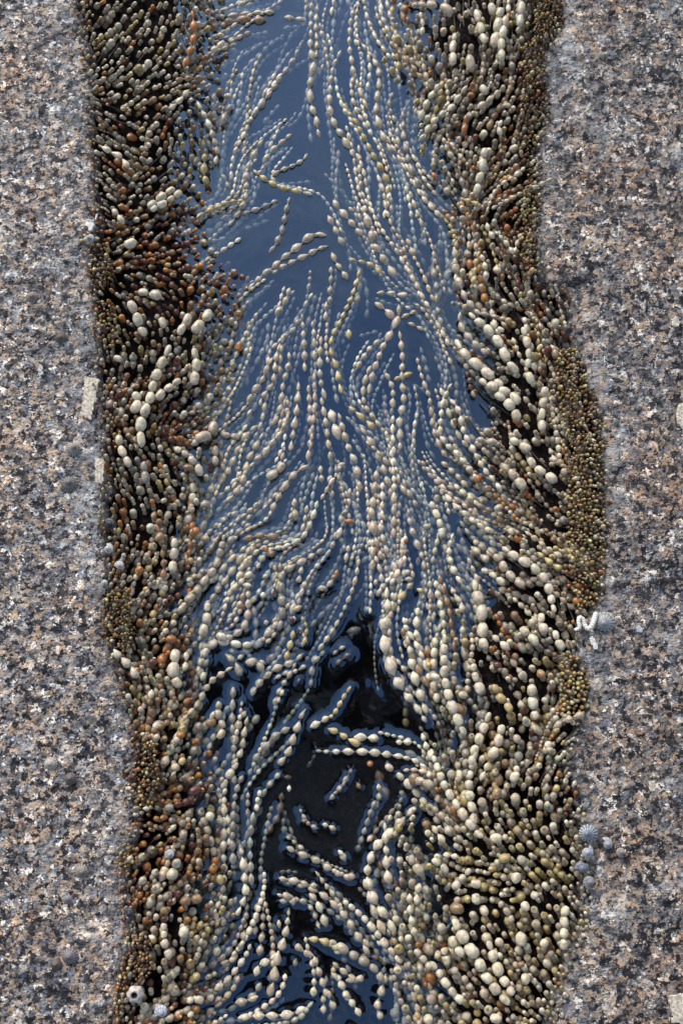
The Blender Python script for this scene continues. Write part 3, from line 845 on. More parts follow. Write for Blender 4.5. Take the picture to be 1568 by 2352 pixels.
# water strands
for k in range(880):
    v = random.uniform(-300, 1400); u = random.uniform(xof(WL, v)+8, xof(WR, v)-8)
    cx = abs(u-(xof(WL, v)+xof(WR, v))/2)/((xof(WR, v)-xof(WL, v))/2)
    if random.random() > (.25+.75*cx if v < 950 else .95): continue
    if v > 1330 and 560 < u < 900: continue
    if 570 < u < 700 and 400 < v < 620 and random.random() < .8: continue
    if 640 < u < 720 and 150 < v < 330 and random.random() < .5: continue
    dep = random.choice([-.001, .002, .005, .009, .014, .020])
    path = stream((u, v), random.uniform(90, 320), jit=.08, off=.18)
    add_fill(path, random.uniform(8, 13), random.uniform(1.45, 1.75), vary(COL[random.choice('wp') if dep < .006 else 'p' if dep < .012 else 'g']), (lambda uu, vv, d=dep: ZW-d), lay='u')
for k in range(460):   # lower pool and the tangle above the void
    v = random.uniform(1050, 2640); u = random.uniform(xof(WL, v)-10, xof(WR, v)+10)
    vd = random.random() < .03
    if not vd and (inpoly(u, v, VOID) or inpoly(u, v-30, VOID)): continue
    if 580 < u < 900 and v > 2070 and random.random() < .8: continue
    dep = random.choice([-.002, -.001, .001, .002, .006, .012])
    path = stream((u, v), random.uniform(70, 240), jit=.09, off=.24)
    path = np.array([p for p in path if vd or not inpoly(p[0], p[1], VOID)])
    if len(path) < 3: continue
    add_fill(path, (.75 if vd else 1)*random.uniform(11, 17.5), random.uniform(1.3, 1.7), vary(COL[random.choice('pppwgwgwt')]), (lambda uu, vv, d=dep: ZW-d), lay='s')

def bead_world(pa, pb, wl, za, zb, over=1.0):
    A = P(pa[0], pa[1], za); B = P(pb[0], pb[1], zb); c = (A+B)/2; d = B-A; L = np.linalg.norm(d)*over
    return c, d/(np.linalg.norm(d)+1e-9), L, wl*MM
def hump(s, L): return math.sin(math.pi*min(1, max(0, s/L)))
# ---- unit bead templates along z, length 1, width 1
def bead_template(nseg, prof):
    rows = [(z, r) for z, r in prof]; V = []
    for z, r in rows:
        for k in range(nseg):
            a = 2*math.pi*k/nseg; V.append((r*math.cos(a), r*math.sin(a), z))
    n = len(rows); Fq = []
    for i in range(n-1):
        for k in range(nseg):
            a = i*nseg+k; b = i*nseg+(k+1) % nseg; Fq.append((a, b, b+nseg, a+nseg))
    V.append((0, 0, rows[0][0]-.01)); V.append((0, 0, rows[-1][0]+.01)); c0, c1 = len(V)-2, len(V)-1
    T = [(c0, (k+1) % nseg, k) for k in range(nseg)] + [(c1, (n-1)*nseg+k, (n-1)*nseg+(k+1) % nseg) for k in range(nseg)]
    return np.array(V), np.array(Fq), np.array(T)
PROF = {
 'lemon': [(-.5,.09),(-.42,.17),(-.30,.34),(-.14,.47),(0,.50),(.14,.47),(.30,.34),(.42,.17),(.5,.09)],
 'barrel': [(-.5,.16),(-.44,.30),(-.32,.44),(-.12,.50),(.12,.50),(.32,.44),(.44,.30),(.5,.16)],
 'pear': [(-.5,.09),(-.40,.16),(-.24,.30),(-.04,.44),(.14,.50),(.30,.46),(.42,.32),(.5,.12)],
}
PLOW = {'lemon': [(-.5,.09),(-.36,.27),(-.14,.47),(.14,.47),(.36,.27),(.5,.09)], 'barrel': [(-.5,.14),(-.38,.39),(-.12,.5),(.12,.5),(.38,.39),(.5,.14)], 'ball': [(-.5,.08),(-.38,.32),(-.13,.49),(.13,.49),(.38,.32),(.5,.08)]}
TL = {k: bead_template(9, v) for k, v in PLOW.items()}
def basis(d):
    up = Vector((0, 0, 1)) if abs(d[2]) < .9 else Vector((0, 1, 0)); z = Vector(d).normalized(); x = up.cross(z).normalized(); y = z.cross(x)
    return np.array([[x[0], y[0], z[0]], [x[1], y[1], z[1]], [x[2], y[2], z[2]]])
class Mass:
    def __init__(s): s.V = []; s.Q = []; s.T = []; s.C = []; s.n = 0
    def bead(s, c, d, L, w, col, kind='lemon'):
        V, Q, T = TL[kind]; B = basis(d)
        a = random.uniform(0, 6.28); ca, sa = math.cos(a), math.sin(a)
        X = V.copy(); X[:,0], X[:,1] = V[:,0]*ca-V[:,1]*sa, V[:,0]*sa+V[:,1]*ca
        X = X*(w*random.uniform(.93, 1.07), w*random.uniform(.93, 1.07), L)
        X = X*(1+rng.uniform(-.06, .06, (len(X), 1)))
        s.V.append(X@B.T+c); s.Q.append(Q+s.n); s.T.append(T+s.n); s.C.append(np.tile(np.array(col), (len(V), 1))); s.n += len(V)
    def tube(s, pts, r, col, seg=5):
        pts = np.asarray(pts); n = len(pts); V = []
        for i, p in enumerate(pts):
            d = pts[min(i+1, n-1)]-pts[max(i-1, 0)]; B = basis(d/(np.linalg.norm(d)+1e-9))
            rr = r[i] if hasattr(r, '__len__') else r
            for k in range(seg):
                a = 2*math.pi*k/seg; V.append(p+B[:,0]*math.cos(a)*rr+B[:,1]*math.sin(a)*rr)
        Q = [(i*seg+k, i*seg+(k+1) % seg, (i+1)*seg+(k+1) % seg, (i+1)*seg+k) for i in range(n-1) for k in range(seg)]
        s.V.append(np.array(V)); s.Q.append(np.array(Q)+s.n); s.C.append(np.tile(np.array(col), (len(V), 1))); s.n += len(V)
    def mesh(s, name, mat):
        fl = [np.concatenate(s.Q)]
        if s.T: fl.append(np.concatenate(s.T))
        return np_mesh(name, np.concatenate(s.V), fl, mat, np.concatenate(s.C))
wet = []     # beads that meet the water: (x, y, z, radius, half-length, dx, dy)
mass = Mass()
def lay_strand(M, path, w, el, c, zf, kind, lay, colf=None):
    segs = resample(path, w, el); ph = random.random()*6
    cen = []
    for i, (pa, pb, wl) in enumerate(segs):
        wob = .0018*math.sin(ph+i*.7)
        ctr, d, L, wm = bead_world(pa, pb, wl, zf(*pa)+wob, zf(*pb)+.0018*math.sin(ph+(i+1)*.7))
        col = vary(colf() if colf else c)
        M.bead(ctr, d, L, wm, col, kind); cen.append(ctr)
        if abs(ctr[2]-ZW) < wm*.62: wet.append((ctr[0], ctr[1], ctr[2], wm/2, L/2, d[0], d[1]))
    if len(cen) > 1: M.tube(cen, w*MM*.11, (.16,.13,.08) if lay != 'u' else (.09,.08,.06))
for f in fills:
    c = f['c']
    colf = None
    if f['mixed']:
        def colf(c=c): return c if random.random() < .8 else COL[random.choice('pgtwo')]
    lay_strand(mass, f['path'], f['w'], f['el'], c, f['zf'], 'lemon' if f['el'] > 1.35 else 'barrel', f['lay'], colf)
def tip_beads(u, v, w):
    d = -field(np.array([u, v])); lean = random.uniform(.25, .8)*w; z = ztop(u, v)+random.uniform(-.006, .006)
    c = bank_colour(u, v); out = []; pu, pv = u, v; ww = w
    for i in range(random.choice([2, 3, 3])):
        nu, nv = pu+d[0]*lean+random.uniform(-2, 2), pv+d[1]*lean+random.uniform(-2, 2); zn = z-ww*MM*random.uniform(.85, 1.05)
        out.append((pu, pv, z, nu, nv, zn, ww)); pu, pv, z = nu, nv, zn; ww *= random.uniform(.85, 1.0)
    return c, out
for (u, v, w) in tips:
    c, bl = tip_beads(u, v, w)
    cen = []
    for i, (a, b, z, a2, b2, z2, ww) in enumerate(bl):
        ctr, d, L, wm = bead_world((a, b), (a2, b2), ww, z, z2); L = min(max(L, wm*random.uniform(.95, 1.2)), wm*1.25)
        mass.bead(ctr, d, L, wm, vary(c), 'ball' if i == 0 else 'barrel'); cen.append(ctr)
        if i == 0 and random.random() < .22:   # pale growing tip
            q = ctr-d*L*.55; mass.bead(q, d, wm*.45, wm*.36, vary((.55,.50,.20)), 'ball')
    e = cen[-1]; f_ = e+np.array([0, 0, -.03])+np.append(np.array([d[0], d[1]])*.012, 0); mass.tube([cen[0], e, f_], [w*MM*.12]*3, (.10,.08,.05))
# dark limp stems between the beads
for k in range(1050):
    v = random.uniform(-330, 2650); u = random.uniform(xof(LE, v)+10, xof(WL, v)) if random.random() < .5 else random.uniform(xof(WR, v), xof(RE, v)-10)
    path = stream((u, v), random.uniform(40, 120), jit=.1); z0 = -random.uniform(.012, .03)
    pts = [P(p[0], p[1], ztop(p[0], p[1])+z0) for p in path[::2]]
    mass.tube(pts, .0008, vary(random.choice([(.035,.035,.04), (.06,.045,.03), (.11,.10,.09)])), 4)

# ---- the 300 strands that are things of their own
HI = {}
for kd in PROF:
    V, Q, T = bead_template(14, PROF[kd])
    for j in range(3):
        X = V.copy(); r = np.random.default_rng(j+11)
        for i in range(len(X)):
            X[i] *= 1+.13*mnoise.noise(Vector(X[i])*3.2+Vector((j*5, 0, 0)))
        X[:,0] += .06*np.sin(X[:,2]*3+j); HI[kd, j] = np_mesh('bead', X, [Q, T], M_BEAD)
LAND = [(207,912,'the long chalky bar'),(230,1087,'the short chalky bar'),(209,530,'the white shell chip'),(1350,1425,'the curly white worm tube'),
 (1055,425,'the round black gap'),(912,728,'the star shaped tangle'),(610,460,'the clear blue gap'),(790,20,'the top middle edge'),
 (800,1500,'the black void'),(745,1725,'the level white strand'),(700,1930,'the lower black hollow'),(1347,1935,'the striped snails'),
 (311,2284,'the big pale barnacle'),(262,1285,'the three grey snails'),(440,1215,'the bright orange bead'),(1240,1540,'the big amber bead'),
 (970,1430,'the drowned giant bead'),(1000,12,'the huge round bead'),(1340,1120,'the right bead crust'),(268,1420,'the left bead crust'),
 (760,2200,'the bottom blue pool'),(1170,2040,'the upright tip cushion'),(600,1340,'the curly tangle'),(1040,1000,'the hooked pale strand'),
 (430,650,'the dark red patch'),(730,1150,'the middle of the pool'),(1120,480,'the forked thin strands'),(330,760,'the chunky cream strands'),(770,560,'the steep central strands'),(1180,1300,'the slanting right bank')]
CN = dict(w='pale cream', p='buff', g='grey', t='brown', o='orange', y='yellowish', r='dark red', d='dim', a='amber')
NUM = 'zero one two three four five six seven eight nine ten eleven twelve thirteen fourteen fifteen sixteen seventeen eighteen nineteen twenty'.split()
def describe(s, nb):
    p0, p1 = s['path'][0], s['path'][-1]; mid = s['path'][len(s['path'])//2]
    best = min(LAND, key=lambda l: math.hypot(mid[0]-l[0], mid[1]-l[1])); dx, dy = mid[0]-best[0], mid[1]-best[1]
    a = math.degrees(math.atan2(-dy, dx)) % 360
    where = ['right of', 'upper right of', 'above', 'upper left of', 'left of', 'lower left of', 'below', 'lower right of'][int((a+22.5)//45) % 8]
    dist = math.hypot(dx, dy); near = 'close ' if dist < 45 else '' if dist < 110 else 'well '
    d = p1-p0; t = math.degrees(math.atan2(-d[1], d[0])) % 180
    run = 'level' if t < 20 or t > 160 else 'rising rightward' if t < 70 else 'upright' if t < 110 else 'rising leftward'
    if nb == 1: run = 'single'
    size = 'thick' if s['w'] > 20 else 'thin' if s['w'] < 14.5 else ''
    ly = {'s': 'floating', 'u': 'sunken', 'b': ''}[s['lay']]
    return size, CN[s['c']], ly, run, near, where, best[2], dist
labels = {}
import re as _re
for idx in range(len(strands)):
    s = strands[idx]; w = s['w']; lay = s['lay']
    el = {'s': 1.52, 'u': 1.5, 'b': 1.28}[lay]
    if lay == 'b' and w < 17: el = 1.42
    segs = resample(s['path'], w, el); N = len(segs); ph = random.random()*6
    lift = random.uniform(0, .0025)
    def zf(p, i):
        u, v = p
        if lay == 's': return ZW + w*MM*.04 + .0016*math.sin(ph+i*.45)
        if lay == 'u': return ZW - .007 - .004*math.sin(ph+i*.3)
        return max(ztop(u, v), ZW+.001)+.0040+lift+.0020*math.sin(ph+i*.6)
    kind = 'barrel' if (lay == 'b' and w > 17) else 'pear' if idx % 4 == 1 else 'lemon'
    base = COL[s['c']]
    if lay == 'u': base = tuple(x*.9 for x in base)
    beads = []
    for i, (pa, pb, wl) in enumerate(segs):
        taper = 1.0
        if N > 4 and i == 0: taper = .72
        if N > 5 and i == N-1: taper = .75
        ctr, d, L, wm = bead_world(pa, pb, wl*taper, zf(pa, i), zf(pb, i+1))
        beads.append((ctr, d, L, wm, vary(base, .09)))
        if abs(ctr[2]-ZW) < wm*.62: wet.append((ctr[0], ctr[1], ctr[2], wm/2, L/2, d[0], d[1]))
    if idx not in indiv:
        for (ctr, d, L, wm, col) in beads: mass.bead(ctr, d, L, wm, col, 'barrel' if kind == 'barrel' else 'lemon')
        if N > 1: mass.tube([b[0] for b in beads], w*MM*.11, (.16,.13,.08))
        continue
    root = bpy.data.objects.new('seaweed_strand', None); root.empty_display_size = .01
    o0 = Vector(beads[-1][0]); root.location = o0; link(root)
    for (ctr, d, L, wm, col) in beads:
        o = obj('bead', HI[kind, random.randrange(3)], root); B = basis(d if random.random() < .5 or kind == 'pear' else -d)
        R = Matrix(B.tolist()).to_quaternion() @ Matrix.Rotation(random.uniform(0, 6.28), 3, 'Z').to_quaternion()
        o.rotation_mode = 'QUATERNION'; o.rotation_quaternion = R; o.location = Vector(ctr)-o0; o.scale = (wm, wm*random.uniform(.94, 1.06), L); o.color = (*col, 1)
    if N > 1:
        sm = Mass(); sm.tube([np.array(b[0])-np.array(o0) for b in beads], w*MM*.11, (.2,.16,.1)); obj('stem', sm.mesh('stem', M_STEM), root)
    labels[root] = (describe(s, N), N)
seen = {}
for root, (d, N) in labels.items():
    size, cn, ly, run, near, where, lm, dist = d
    num = NUM[N] if N <= 20 else 'many'
    def clean(t): return ' '.join(t.split())
    cand = [clean(f"{size} {cn} {ly} {'strand' if N > 1 else 'bead'}, {run}, {near}{where} {lm}"), clean(f"{size} {cn} {ly} {num}-bead strand, {run}, {near}{where} {lm}")]
    seen.setdefault(cand[0], []).append((root, cand, N, dist))
used = set()
for key, lst in seen.items():
    if len(lst) == 1: final = [(lst[0][0], key)]
    else:
        sub = {}
        for r in lst: sub.setdefault(r[1][1], []).append(r)
        final = []
        for k2, l2 in sub.items():
            l2.sort(key=lambda r: r[3])
            words = [''] if len(l2) == 1 else ['nearer ', 'farther '] if len(l2) == 2 else ['nearest ', 'middle ', 'farthest '] if len(l2) == 3 else ['nearest ', 'second nearest ', 'third nearest ', 'farthest ']
            for r, wd in zip(l2, words+['']*9): final.append((r[0], wd+k2))
    for root, lb in final:
        root['label'] = lb; root['category'] = 'seaweed'; root['group'] = 'beaded seaweed strands'
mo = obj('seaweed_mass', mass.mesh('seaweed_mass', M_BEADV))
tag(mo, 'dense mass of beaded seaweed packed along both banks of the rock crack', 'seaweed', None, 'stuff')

# ------------------------------------------------------------------ crusts of tiny beads
def crust(name_pts, n, cols, label, wr=(4.5, 8.5)):
    M = Mass(); g = {}; xs = [p[0] for p in name_pts]; ys = [p[1] for p in name_pts]; k = 0; tries = 0
    while k < n and tries < n*30:
        tries += 1
        u = random.uniform(min(xs), max(xs)); v = random.uniform(min(ys), max(ys))
        if not inpoly(u, v, name_pts): continue
        if fbm(u, v, .035, 7.0, 3) < -.12 and random.random() < .8: continue
        w = random.choice([1, 1, 1, 1.35])*random.uniform(*wr); key = (int(u//10), int(v//10)); ok = True
        for a in (-1, 0, 1):
            for b in (-1, 0, 1):
                for (x, y, ww) in g.get((key[0]+a, key[1]+b), ()):
                    if (x-u)**2+(y-v)**2 < ((w+ww)*random.uniform(.5,.72))**2: ok = False
        if not ok: continue
        g.setdefault(key, []).append((u, v, w)); k += 1
        inner = min(1, min(abs(u-xof(LE, v)), abs(u-xof(RE, v)))/40)
        c = Pv(u, v, -.004+.006*inner+.004*fbm(u, v, .03, 2, 2)+random.uniform(-.005, .004)); d = np.array([random.uniform(-.4, .4), random.uniform(-.4, .4), 1]); d /= np.linalg.norm(d)
        col = vary(random.choice(cols), .25)
        M.bead(np.array(c), d, w*MM*1.3, w*MM, col, 'ball'); c2 = np.array(c)-d*w*MM*1.2
        M.bead(c2, d, w*MM*1.2, w*MM*.9, col, 'ball'); M.tube([c2, c2-d*.016], .0006, (.05,.035,.015), 4)
    tag(obj('seaweed_tuft', M.mesh('seaweed_tuft', M_BEADV)), label, 'seaweed', 'tufts of tiny brown beads on the crack edges')
OB = [(.24,.14,.045), (.34,.25,.09), (.14,.05,.02), (.45,.38,.18), (.07,.04,.02), (.10,.055,.025)]; YB = [(.44,.34,.14), (.38,.27,.10), (.30,.17,.06), (.5,.43,.25)]
crust([(1235,-20),(1290,-20),(1288,60),(1258,105),(1225,95)], 190, OB, 'tuft of tiny olive brown beads at top of the right crack edge', (4.5, 7.5))
crust([(1205,100),(1248,110),(1255,220),(1240,300),(1210,380),(1185,330),(1200,200)], 330, OB, 'long brown tuft of tiny beads below the topmost right tuft', (5, 9))
crust([(1215,380),(1242,420),(1236,560),(1240,620),(1205,640),(1195,500)], 240, OB[:4], 'ragged orange brown tuft of small beads above the dark snails', (5, 10))
crust([(1275,800),(1322,800),(1375,940),(1388,1060),(1388,1200),(1384,1380),(1330,1400),(1310,1290),(1300,1150),(1310,1030),(1280,920)], 1300, YB+YB+OB, 'largest crust of tiny brown and yellow beads, on the right crack edge', (5, 9.5))
crust([(1290,1500),(1325,1510),(1352,1570),(1345,1640),(1312,1665),(1285,1630)], 240, YB, 'yellow tuft of tiny beads below the curly white worm tube', (6, 9.5))
crust([(205,560),(250,560),(262,640),(235,660),(208,640)], 170, OB, 'rusty tuft of tiny beads on left edge below the white shell chip', (5, 9))
crust([(215,690),(262,700),(275,790),(240,800),(222,770)], 150, OB[:4], 'sparse tuft of tiny orange beads on left edge above the long chalky bar', (5, 10))
crust([(236,1370),(290,1350),(310,1440),(290,1500),(245,1480)], 300, OB, 'dark brown tuft of tiny beads on left edge below the grey snails', (4.5, 8))
crust([(310,1690),(352,1700),(365,1790),(345,1860),(316,1860),(308,1780)], 260, OB, 'brown gold tuft of tiny beads in the bend of left edge', (5, 8.5))
crust([(268,1945),(300,1935),(320,1970),(295,1995),(270,1985)], 70, YB[1:3]+OB[:2], 'small golden tuft of tiny beads poking onto the left rock', (5, 8))
crust([(305,2150),(345,2165),(350,2230),(300,2275),(272,2350),(262,2300),(285,2200)], 280, OB, 'lowest left tuft of tiny beads, above the big pale barnacle', (5, 9))

# ------------------------------------------------------------------ shells on the rock
def limpet(u, v, dia, c1, c2, label, ox=0.0, oy=0.0, h=.38, z=0.0, ribs=16):
    R = dia*MM/2; nr, na = 9, ribs*4; V, C = [], []; z0 = z-.001
    for i in range(nr+1):
        t = i/nr; r = R*t
        for k in range(na):
            a = 2*math.pi*k/na; rb = math.cos(a*ribs); rr = r*(1+.045*rb*t)*(1+.08*math.sin(a+.7))
            zz = R*2*h*(1-t**1.35)+.04*R*rb*t
            V.append((rr*math.cos(a)*1.05+ox*R*(1-t), rr*math.sin(a)*.95+oy*R*(1-t), zz))
            f = (.5+.5*rb)*min(1, t*1.6); band = .85+.15*math.sin(t*14)
            C.append([(c1[j]*(1-f)+c2[j]*f)*band for j in range(3)])
    V = np.array(V); I = np.arange((nr+1)*na).reshape(nr+1, na)
    Q = np.stack([I[:-1], np.roll(I[:-1], -1, 1), np.roll(I[1:], -1, 1), I[1:]], -1).reshape(-1, 4)[:, ::-1]
    o = obj('limpet', np_mesh('limpet', V, Q, M_VC, np.array(C))); o.location = Pv(u, v, z0); tag(o, label, 'limpet', 'limpets on the granite'); return o
def snail(u, v, dia, c1, c2, label, z=.002, turns=3.2, rot=0.0, tilt=(0, 0)):
    """top shell seen from its point: a tube winding outwards and down"""
    R = dia*MM/2; n = 96; seg = 12; V, C = [], []
    for i in range(n+1):
        t = i/n; a = rot+turns*2*math.pi*t; g = math.exp(2.3*(t-1)); r = R*.58*g; tr = R*.44*g*1.02+R*.02
        cx, cy, cz = r*math.cos(a), r*math.sin(a), R*1.25*(1-g)
        for k in range(seg):
            b = 2*math.pi*k/seg; V.append((cx+tr*math.cos(b)*math.cos(a), cy+tr*math.cos(b)*math.sin(a), cz+tr*math.sin(b)))
            f = .5+.5*math.sin(a*11) if k % 2 else .5+.5*math.sin(a*11+1); f = f**1.5*.8
            C.append([c1[j]*(1-f)+c2[j]*f for j in range(3)])
    I = np.arange((n+1)*seg).reshape(n+1, seg)
    Q = np.stack([I[:-1], I[1:], np.roll(I[1:], -1, 1), np.roll(I[:-1], -1, 1)], -1).reshape(-1, 4)
    V.append((R*.58*math.cos(rot+turns*2*math.pi), R*.58*math.sin(rot+turns*2*math.pi), 0)); C.append((.05,.04,.04))
    T = np.array([(len(V)-1, I[-1][k], I[-1][(k+1) % seg]) for k in range(seg)])
    o = obj('sea_snail', np_mesh('sea_snail', np.array(V), [Q, T], M_VC, np.array(C))); o.location = Pv(u, v, z); o.rotation_euler = (tilt[0], tilt[1], 0)
    tag(o, label, 'snail', 'snails along the crack edges'); return o
def barnacle(u, v, dia, col, label, z=.001, grp='barnacle rings on the right rock'):
    R = dia*MM/2; na = 24; prof = [(1, 0), (.85, .35), (.66, .62), (.5, .74), (.30, .62), (.24, .3)]; V, C = [], []
    for i, (r, h) in enumerate(prof):
        for k in range(na):
            a = 2*math.pi*k/na; rr = R*r*(1+.06*math.cos(6*a)+.03*math.cos(13*a)); V.append((rr*math.cos(a), rr*math.sin(a), R*h))
            C.append([x*(1 if i < 4 else .06)*(.8+.2*math.cos(6*a)) for x in col])
    V.append((0, 0, R*.18)); C.append((.01,.01,.01)); I = np.arange(len(prof)*na).reshape(len(prof), na)
    Q = np.stack([I[:-1], np.roll(I[:-1], -1, 1), np.roll(I[1:], -1, 1), I[1:]], -1).reshape(-1, 4)
    T = np.array([(len(V)-1, I[-1][k], I[-1][(k+1) % na]) for k in range(na)])
    o = obj('barnacle', np_mesh('barnacle', np.array(V), [Q, T], M_VC, np.array(C))); o.location = Pv(u, v, z); tag(o, label, 'barnacle', grp)
BR, DK, PL, BL = (.20,.15,.12), (.07,.06,.06), (.58,.55,.48), (.42,.46,.54)
limpet(75,684,34,(.16,.12,.10),(.42,.36,.32),'round brown ribbed limpet high on the left rock')
limpet(140,777,27,DK,(.22,.18,.14),'dark limpet between the ribbed brown limpet and the long chalky bar')
limpet(168,1032,32,(.10,.10,.10),PL,'fan ribbed pale limpet just left of the short chalky bar', .35, .2)
limpet(158,1112,36,(.08,.08,.09),(.36,.34,.28),'dark striped limpet lower left of the short chalky bar', .2, .1)
limpet(116,1755,29,(.35,.32,.28),(.66,.63,.57),'pale domed limpet alone on the lower left rock')
limpet(162,1789,27,DK,(.24,.20,.17),'dark limpet lower right of the pale domed limpet')
limpet(188,2001,38,(.14,.12,.11),(.44,.38,.34),'large grey ribbed limpet on the lower left rock', .2, -.1)
limpet(157,2066,25,(.10,.10,.12),(.38,.38,.42),'small grey limpet below the large ribbed limpet')
limpet(160,2197,34,(.13,.11,.13),(.32,.28,.30),'purplish limpet beside a smaller dark one near bottom left')
limpet(129,2216,25,(.06,.05,.05),(.20,.14,.12),'small blackish limpet left of the purplish limpet')
limpet(1387,1429,46,(.30,.33,.35),(.52,.50,.46),'wide bluish cream limpet right of the curly white worm tube', -.25, -.15)
limpet(1349,1915,38,(.12,.15,.20),(.58,.63,.70),'blue white limpet with dark radiating stripes, topmost beside the tip cushion', -.25, .05, .45, .006)
snail(1345,1956,34,(.62,.64,.68),(.12,.12,.18),'grey white coiled snail just below the blue striped limpet', .004)
snail(1392,1938,30,(.44,.45,.46),(.22,.22,.26),'pale grey snail right of the coiled white one', .002, rot=1)
snail(1334,1993,30,(.14,.16,.22),(.30,.32,.40),'dark blue grey snail tucked under the coiled white one', .002, rot=2)
snail(1352,2024,30,(.34,.34,.36),(.14,.14,.18),'mid grey snail lowest of the right hand snail group', .002, rot=3)
snail(1424,1956,26,(.38,.36,.32),(.22,.20,.20),'small fawn snail farthest right of its group', .001, rot=4)
snail(207,551,29,(.42,.44,.42),(.20,.22,.22),'grey green round snail under the white shell chip', .004, rot=.5)
snail(250,1262,29,(.55,.57,.55),(.22,.22,.22),'pale grey coiled snail, topmost of the left edge trio', .004, rot=.7)
snail(276,1300,27,(.62,.60,.60),(.16,.13,.15),'shiny white tipped snail, middle of the left edge trio', .004, rot=1.9)
snail(242,1340,21,(.48,.50,.50),(.24,.26,.26),'small grey snail, lowest of the left edge trio', .003, rot=2.9)
snail(254,1206,36,(.02,.025,.035),(.05,.06,.08),'large black snail above the pale grey trio', .000, rot=1.2)
snail(302,1931,20,(.03,.03,.04),(.07,.07,.09),'small black snail above the golden tuft', .001)
snail(299,2097,27,(.025,.027,.04),(.06,.065,.09),'black snail on left edge above the big pale barnacle', .001, rot=2.2)
snail(1304,758,24,(.02,.025,.035),(.05,.06,.08),'left of two black snails on right edge above the largest crust', .001)
snail(1330,766,24,(.02,.025,.035),(.05,.06,.08),'right of two black snails on right edge above the largest crust', .001, rot=2)
snail(373,2322,34,(.60,.66,.78),(.16,.16,.22),'bluish white snail at bottom left among dark weed', .0, rot=2.5)
snail(392,1962,26,(.50,.52,.56),(.16,.17,.20),'blue grey snail right of the golden tuft', .004, rot=2.5)
barnacle(311,2284,36,(.68,.62,.58),'big pale barnacle among brown weed at bottom left',.004,'barnacles')
barnacle(1460,1866,10,(.50,.42,.34),'left of the two tan barnacle rings on the right rock')
barnacle(1481,1868,12,(.55,.46,.36),'right of the two tan barnacle rings on the right rock')
for a, b, c, l in ((1474,2296,9,'leftmost ring'),(1484,2302,9,'second ring from left'),(1492,2294,8,'uppermost ring'),(1499,2300,9,'rightmost ring'),(1494,2312,11,'lowest and largest ring')):
    barnacle(a, b, c, (.62,.60,.58), l+' of the white barnacle cluster at bottom right')
# white worm tubes, drawn as thick rough tubes
def worm(pts, r, label, z=.003):
    M = Mass(); sp = smooth_path(np.array(pts, float), 1.5); n = len(sp); R = [r*MM*(.75+.45*i/n)*(1+.12*math.sin(i*1.9)) for i in range(n)]
    R[0] *= .3; R[-1] *= .4
    M.tube([P(p[0], p[1], z+.0012*math.sin(i*.15)) for i, p in enumerate(sp)], R, (.8,.8,.78), 9)
    tag(obj('worm_tube', M.mesh('worm_tube', M_CHALK)), label, 'worm tube')
zz = lambda x, y: ((2050+x/3.36)*.6272, (2100+y/3.36)*.6272)
worm([zz(*p) for p in ((175,700),(235,665),(225,600),(235,545),(275,560),(300,630),(340,680),(385,650),(415,580),(435,510),(455,490))], 5.4, 'curly thick white worm tube on right crack edge')
worm([(189,504),(194,509),(203,505),(212,507),(220,503),(223,492)], 2.0, 'thin cream worm tube above the white shell chip')
# white shell chip
def slab(name, poly, h, mat, z=-.001, bevel=1.5, sub=2):
    poly = np.array(poly, float); c = poly.mean(0); pts = []
    n = len(poly)
    for i in range(n):
        a, b = poly[i], poly[(i+1) % n]; k = max(2, int(np.linalg.norm(b-a)/4))
        for t in np.linspace(0, 1, k, endpoint=False):
            q = a+(b-a)*t; pts.append(q+np.array([fbm(q[0], q[1], .21, 3, 3), fbm(q[0], q[1], .21, 9, 3)])*4.2)
    pts = np.array(pts); m = len(pts); rings = [(1.0, 0), (1.0, h*.6), (1-bevel/np.abs(pts-c).mean()*.5, h), (.55, h*1.05), (.2, h)]
    V = []
    for s_, hh in rings:
        for q in pts:
            w_ = c+(q-c)*s_; p = P(w_[0], w_[1], z); V.append((p[0], p[1], z+hh+(.0004*fbm(w_[0], w_[1], .15, 5, 3) if hh > h*.7 else 0)))
    p = P(c[0], c[1], z); V.append((p[0], p[1], z+h)); I = np.arange(len(rings)*m).reshape(len(rings), m)
    Q = np.stack([I[:-1], np.roll(I[:-1], -1, 1), np.roll(I[1:], -1, 1), I[1:]], -1).reshape(-1, 4)[:, ::-1]
    T = np.array([(len(V)-1, I[-1][(k+1) % m], I[-1][k]) for k in range(m)])
    return obj(name, np_mesh(name, V, [Q, T], mat, smooth=False))
tag(slab('shell_fragment', [(201,516),(208,512),(219,513),(220,520),(213,526),(216,536),(209,534),(203,526)], .004, M_CHALK, .001), 'bright white hooked shell chip at left crack edge', 'shell')
tag(slab('shell_fragment', [(1352,1465),(1360,1462),(1370,1478),(1372,1492),(1364,1494),(1357,1480)], .002, M_CHALK), 'white shell sliver below the curly worm tube', 'shell')
